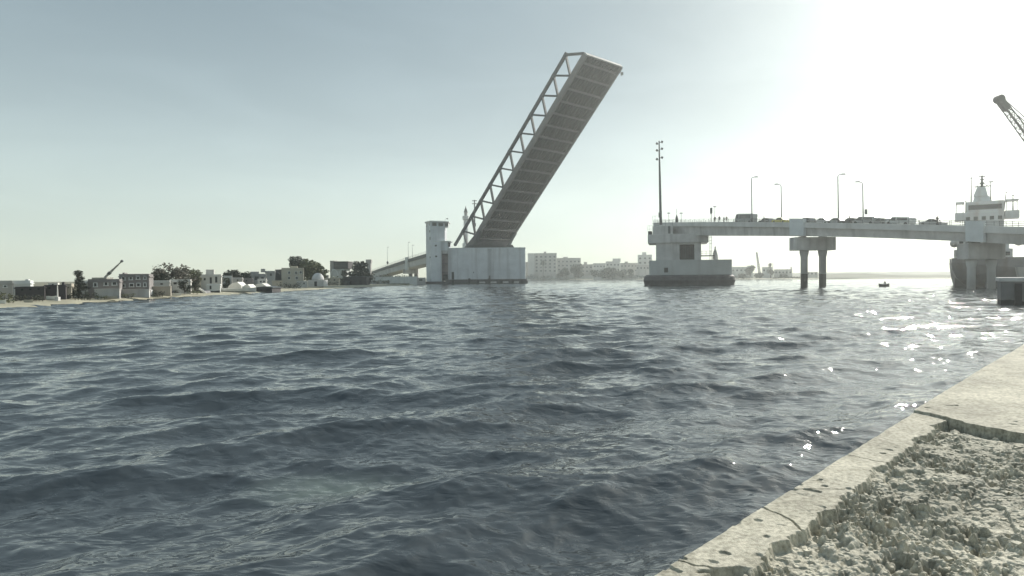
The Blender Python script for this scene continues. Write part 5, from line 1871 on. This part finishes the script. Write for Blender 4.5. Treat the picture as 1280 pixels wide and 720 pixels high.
# ================================================================== SHIP, ROWBOAT, PORT CRANE
def build_ship():
    Y = 128.0
    k = Y / 800
    cxp = 1234
    c = at(cxp, 350, Y)
    X = lambda px: (at(px, 345, Y).x - c.x) * 0.82
    Z = lambda py: at(cxp, py, Y).z
    t = thing('cargo_ship', 'grey hulled cargo ship seen end on behind the viaduct', 'ship', (c.x, Y, 0), R(-35))
    zd = Z(327.5)
    hw = (X(1283) - X(1186)) / 2
    secs = []
    for y, f, lo in ((0, .93, 1.2), (2.5, .98, .2), (7, 1, -1), (40, 1, -1.5), (62, .8, -1.5), (74, .35, -1.0), (80, .03, 0)):
        sh = zd + (0 if y < 40 else (y - 40) / 40 * 2.6)
        w_ = hw * f
        secs.append([(-w_, y, sh), (-w_ * .985, y, sh * .75), (-w_ * (.86 if y < 3 else .95), y + (1.2 if y < 3 else 0), sh * .4), (-w_ * (.52 if y < 3 else .86), y + (2.4 if y < 3 else 0), lo - .3 if y < 3 else -.4),
                     (w_ * (.52 if y < 3 else .86), y + (2.4 if y < 3 else 0), lo - .3 if y < 3 else -.4), (w_ * (.86 if y < 3 else .95), y + (1.2 if y < 3 else 0), sh * .4), (w_ * .985, y, sh * .75), (w_, y, sh)])
    MB().loft(secs).build('hull', HULLD, t)
    # bulwark rail
    b = MB()
    for y0, y1 in ((0.2, 40),):
        b.box(-hw * .93, hw * .93, .15, .3, zd, zd + .9)
        b.box(-hw * .98, -hw * .98 + .12, .303, 38, zd, zd + .9).box(hw * .98 - .12, hw * .98, .303, 38, zd, zd + .9)
    b.build('bulwark', HULLD, t)
    # rudder head skeg
    MB().box(-.25, .25, 1.2, 3.4, -1.5, 1.0).build('rudder', HULLD, t)
    zA, zB, zC, zD = Z(311), Z(296), Z(283), Z(262)
    for i, (px0, px1, z0, z1, y0, y1) in enumerate(((1192, 1266, zd + .003, zA, 3.0, 16), (1196, 1262, zA + .003, zB, 4.0, 15.4), (1199, 1259, zB + .003, zC, 4.6, 15), (1205, 1256, zC + .003, zD, 5.2, 14))):
        o = MB().box(X(px0), X(px1), y0, y1, z0, z1).build('deckhouse', SHIPW, t, bevel=.06)
        n = 6 - (i > 1)
        for q in range(n):
            x = X(px0) + (X(px1) - X(px0)) * (q + .5) / n
            MB().box(x - .35, x + .35, y0 - .04, y0 + .05, z0 + (z1 - z0) * .5, z0 + (z1 - z0) * .5 + .75).build('window', GLASS, o)
        MB().box(X(px0) - .5, X(px1) + .5, y0 - .9, y0 - .003, z0 - .1, z0 + .06).build('deck_edge', SHIPW, o)
    # wheelhouse with wings
    zW, zT = Z(271.5), Z(248)
    MB().box(X(1193), X(1275), 5.6, 9.5, zW, zW + .5).build('bridge_wing_deck', SHIPW, t)
    for a, e in ((1193, 1206), (1257, 1275)):
        w_ = MB().box(X(a), X(e), 5.7, 9.4, zW + .503, zW + 1.6)
        w_.box(X(a) + .1, X(e) - .1, 5.9, 9.2, zW + 3.6, zW + 3.9)
        for xx in (X(a) + .3, X(e) - .3):
            w_.beam((xx, 7.5, zW + 1.6), (xx, 7.5, zW + 3.6), .15, .15)
        w_.build('bridge_wing', SHIPW, t)
    wh = MB().vprism([(X(1208), 5.4), (X(1256), 5.4), (X(1256), 12), (X(1208), 12)], zD + .003, zT).build('wheelhouse', SHIPW, t)
    for q in range(7):
        x = X(1211) + (X(1253) - X(1211)) * (q + .5) / 7
        MB().box(x - .42, x + .42, 5.34, 5.45, zT - 1.7, zT - .7).build('window', GLASS, wh)
    MB().vprism([(X(1216), 7), (X(1240), 7), (X(1240), 11), (X(1216), 11)], zT, Z(240), [(X(1219), 7.5), (X(1238), 7.5), (X(1238), 10.5), (X(1219), 10.5)]).build('monkey_island', SHIPW, t)
    f = MB().vprism([(X(1217), 7.2), (X(1236), 7.2), (X(1234), 10.6), (X(1219), 10.6)], Z(240), Z(228), [(X(1222), 7.6), (X(1233), 7.6), (X(1233), 10.4), (X(1222), 10.4)])
    f.build('funnel', SHIPW, t)
    m = MB().tube([(X(1228.5), 8, Z(230)), (X(1228.5), 8, Z(212.5))], [.3, .12], 8)
    for py, e in ((214, 4.5), (218, 3), (227, 11)):
        m.beam((X(1228.5 - e), 8, Z(py)), (X(1228.5 + e), 8, Z(py)), .14, .18)
    m.beam((X(1220), 8, Z(228)), (X(1228), 8, Z(221)), .1, .1).beam((X(1237), 8, Z(228)), (X(1229), 8, Z(221)), .1, .1)
    m.box(X(1226), X(1231), 7.7, 8.3, Z(224), Z(222))
    m.build('mast', STEELG, t)
    for px, yt, yb, e in ((1214.5, 213.5, 250, 1.4), (1240, 220.5, 248, 3.5), (1207.5, 244, 262, .8), (1253.5, 248, 257, .8), (1259.5, 236, 256, 1.0), (1268, 240, 258, 1.2)):
        q = MB().tube([(X(px - (3 if px == 1259.5 else 0)), 8.5, Z(yb) - .6), (X(px), 8.5, Z(yt))], [.14, .07], 6)
        q.beam((X(px - e), 8.5, Z(yt) - .15), (X(px + e), 8.5, Z(yt) - .15), .12, .2)
        q.build('aerial', STEELG, t)
    # lifeboats under the wings
    for s in (-1, 1):
        x = s * (hw * .86)
        MB().lathe([(.05, -2.4), (.6, -1.9), (.85, -.8), (.85, .8), (.6, 1.9), (.05, 2.4)], 12).build('lifeboat', mat('pale lifeboat plastic', (0.5, 0.5, 0.47), .5, .15, 1), t, loc=(x, 9, zA + 1.6)).rotation_euler = (R(90), 0, 0)
build_ship()

def build_rowboat():
    p = gz(1105, 358.4)
    Y = p.y
    t = thing('rowing_boat', 'small dark open rowing boat out on the water', 'rowing boat', (p.x, Y, -.02), R(6))
    L, B, H = 14.5 * Y / 800, 1.2, .5
    secs = []
    for i in range(13):
        u = i / 12
        x = -L / 2 + L * u
        w_ = max(.03, B / 2 * (1 - abs(2 * u - 1) ** 2.6))
        sh = H + .28 * (2 * u - 1) ** 2
        secs.append([(x, -w_, sh), (x * .95, -w_ * .8, sh * .3), (x * .92, -w_ * .3, -.12), (x * .92, w_ * .3, -.12), (x * .95, w_ * .8, sh * .3), (x, w_, sh), (x * .98, w_ * .85, sh - .03), (x * .9, w_ * .5, .06), (x * .9, -w_ * .5, .06), (x * .98, -w_ * .85, sh - .03)])
    MB().loft(secs, smooth=False).build('hull', BOATD, t)
    for x in (-.6, .25, 1.0):
        MB().box(x - .12, x + .12, -B * .44, B * .44, .34, .39).build('thwart', BARK, t)
    for s in (-1, 1):
        MB().tube([(-.1, s * .5, .6), (-.4, s * 1.9, .05)], .03, 6).build('oar', BARK, t)
    # seated rower
    P = [(0, 0, .12), (-.03, 0, .38), (.02, 0, .62), (.05, 0, .72), (.07, 0, .84), (.08, 0, .95)]
    E = [(0, 1), (1, 2), (2, 3), (3, 4), (4, 5)]
    Rr = [.17, .15, .17, .06, .1, .085]
    for s in (-1, 1):
        i = len(P)
        P += [(.05, s * .1, .1), (.42, s * .14, .18), (.62, s * .13, -.2), (.75, s * .13, -.24)]
        E += [(0, i), (i, i + 1), (i + 1, i + 2), (i + 2, i + 3)]
        Rr += [.1, .07, .05, .045]
        i = len(P)
        P += [(.02, s * .21, .62), (.15, s * .3, .38), (.38, s * .3, .3), (.46, s * .3, .3)]
        E += [(2, i), (i, i + 1), (i + 1, i + 2), (i + 2, i + 3)]
        Rr += [.065, .05, .04, .04]
    m = figure('person', P, E, Rr, ((-.5, .1, .69, .93), (CL['dark'], CL['blue'], CL['dark'], SKIN, HAIR)))
    o = bpy.data.objects.new('person', m)
    COL.objects.link(o)
    o.location = (p.x + .25, Y, .36)
    o.rotation_euler.z = R(186)
    tag(o, 'person in dark clothes sitting in the rowing boat', 'person')
build_rowboat()

def build_port_crane():
    Y = 92
    T = at(1249, 124, Y)
    B = at(1400, 352, Y)
    t = thing('port_crane', 'tall lattice crane jib leaning in from the right edge', 'crane', (B.x, Y, 1.1))
    a, e = Vector((0, 0, B.z - 1.1 + 3)), T - Vector((B.x, Y, 1.1))
    lattice(MB(), a, e + (a - e).normalized() * 1.6, 1.45, .7, 26, .11).build('jib', STEELG, t)
    d = (e - a).normalized()
    h = MB()
    h.beam(e - d * 1.9, e + d * .1, .7, .95)
    h.tube([e + Vector((0, -.5, 0)), e + Vector((0, .5, 0))], .55, 14)
    h.build('jib_head', STEELG, t)
    r = MB()
    up = Vector((-d.z, 0, d.x))
    if up.z < 0: up = -up
    for s in (-.35, .35):
        r.tube([e + Vector((0, s, .3)), a + up * 7 - d * 3], .06, 5)
    r.build('stay_ropes', STEELD, t)
    f = MB().beam(a, a + up * 7 - d * 3, .5, .5)
    f.build('back_mast', STEELG, t)
    MB().box(-3.5, 3, -2.5, 2.5, 2.2, 6.5).build('machine_house', CRANEY, t)
    MB().box(-3, 3, -3, 3, 0, 2.2).build('chassis', STEELD, t)
build_port_crane()

def build_dolphin():
    p = gz(1251, 380.5)
    z = at(1265, 347, p.y).z
    t = thing('mooring_block', 'dark square concrete mooring block at the right edge', 'mooring block', (p.x, p.y, 0), R(-35))
    MB().box(0, 9, 0, 7, -2, z - .35).build('block', mat('damp dark concrete', (0.17, 0.17, 0.172), .9, .3, .5, stain=.4, low=(0.35, (0.03, 0.03, 0.03))), t, bevel=.06)
    MB().box(-.12, 9.12, -.12, 7.12, z - .35, z).build('coping', CONC, t, bevel=.04)
    MB().lathe([(.28, z), (.2, z + .15), (.2, z + .4), (.34, z + .5), (.3, z + .62)], 14, (4.5, 3)).build('bollard', STEELD, t)
    for x in (1.2, 4.4, 7.6):
        MB().box(x - .25, x + .25, -.3, -.003, .1, z - .5).build('fender', RUBBER, t)
build_dolphin()
def build_barge():
    Y = 100
    a = at(1246, 345, Y)
    t = thing('moored_barge', 'pale cluttered barge moored behind the dark mooring block', 'barge', (a.x, Y - 4, 0), R(-35))
    z = lambda py: at(1262, py, Y - 4).z
    MB().prism([(0.8, -.6), (18, -.6), (18, z(334)), (0, z(334))], 0, 5).build('hull', mat('pale hull', (0.4, 0.38, 0.35), .7, .3, .3, stain=.5), t)
    MB().box(2, 9, 1, 4, z(334), z(320)).build('cabin', SHIPW, t)
    MB().box(1.6, 9.5, .6, 4.4, z(320), z(319)).build('roof', SHIPW, t)
    for x in (2.8, 4.6, 6.4):
        MB().box(x, x + .9, .95, 1.05, z(328), z(323.5)).build('window', GLASS, t)
    MB().tube([(10.5, 2.5, z(334)), (10.5, 2.5, z(308))], .12, 6).build('mast', STEELG, t)
build_barge()

# ------------------------------------------------------------------ air
def build_haze():
    m = bpy.data.materials.new('haze')
    m.use_nodes = True
    n = m.node_tree
    n.nodes.clear()
    o = n.nodes.new('ShaderNodeOutputMaterial')
    v = n.nodes.new('ShaderNodeVolumePrincipled')
    v.inputs['Color'].default_value = (0.93, 0.97, 0.95, 1)
    v.inputs['Density'].default_value = 0.00043
    v.inputs['Anisotropy'].default_value = 0.76  # scattering volume added to give the veil of glare towards the sun
    n.links.new(v.outputs[0], o.inputs['Volume'])
    ob = MB().box(-1200, 1200, -120, 1220, -3.5, 140).build('haze', m)
    tag(ob, 'pale haze over the channel, also standing in for veiling glare', 'haze', kind='stuff')
build_haze()
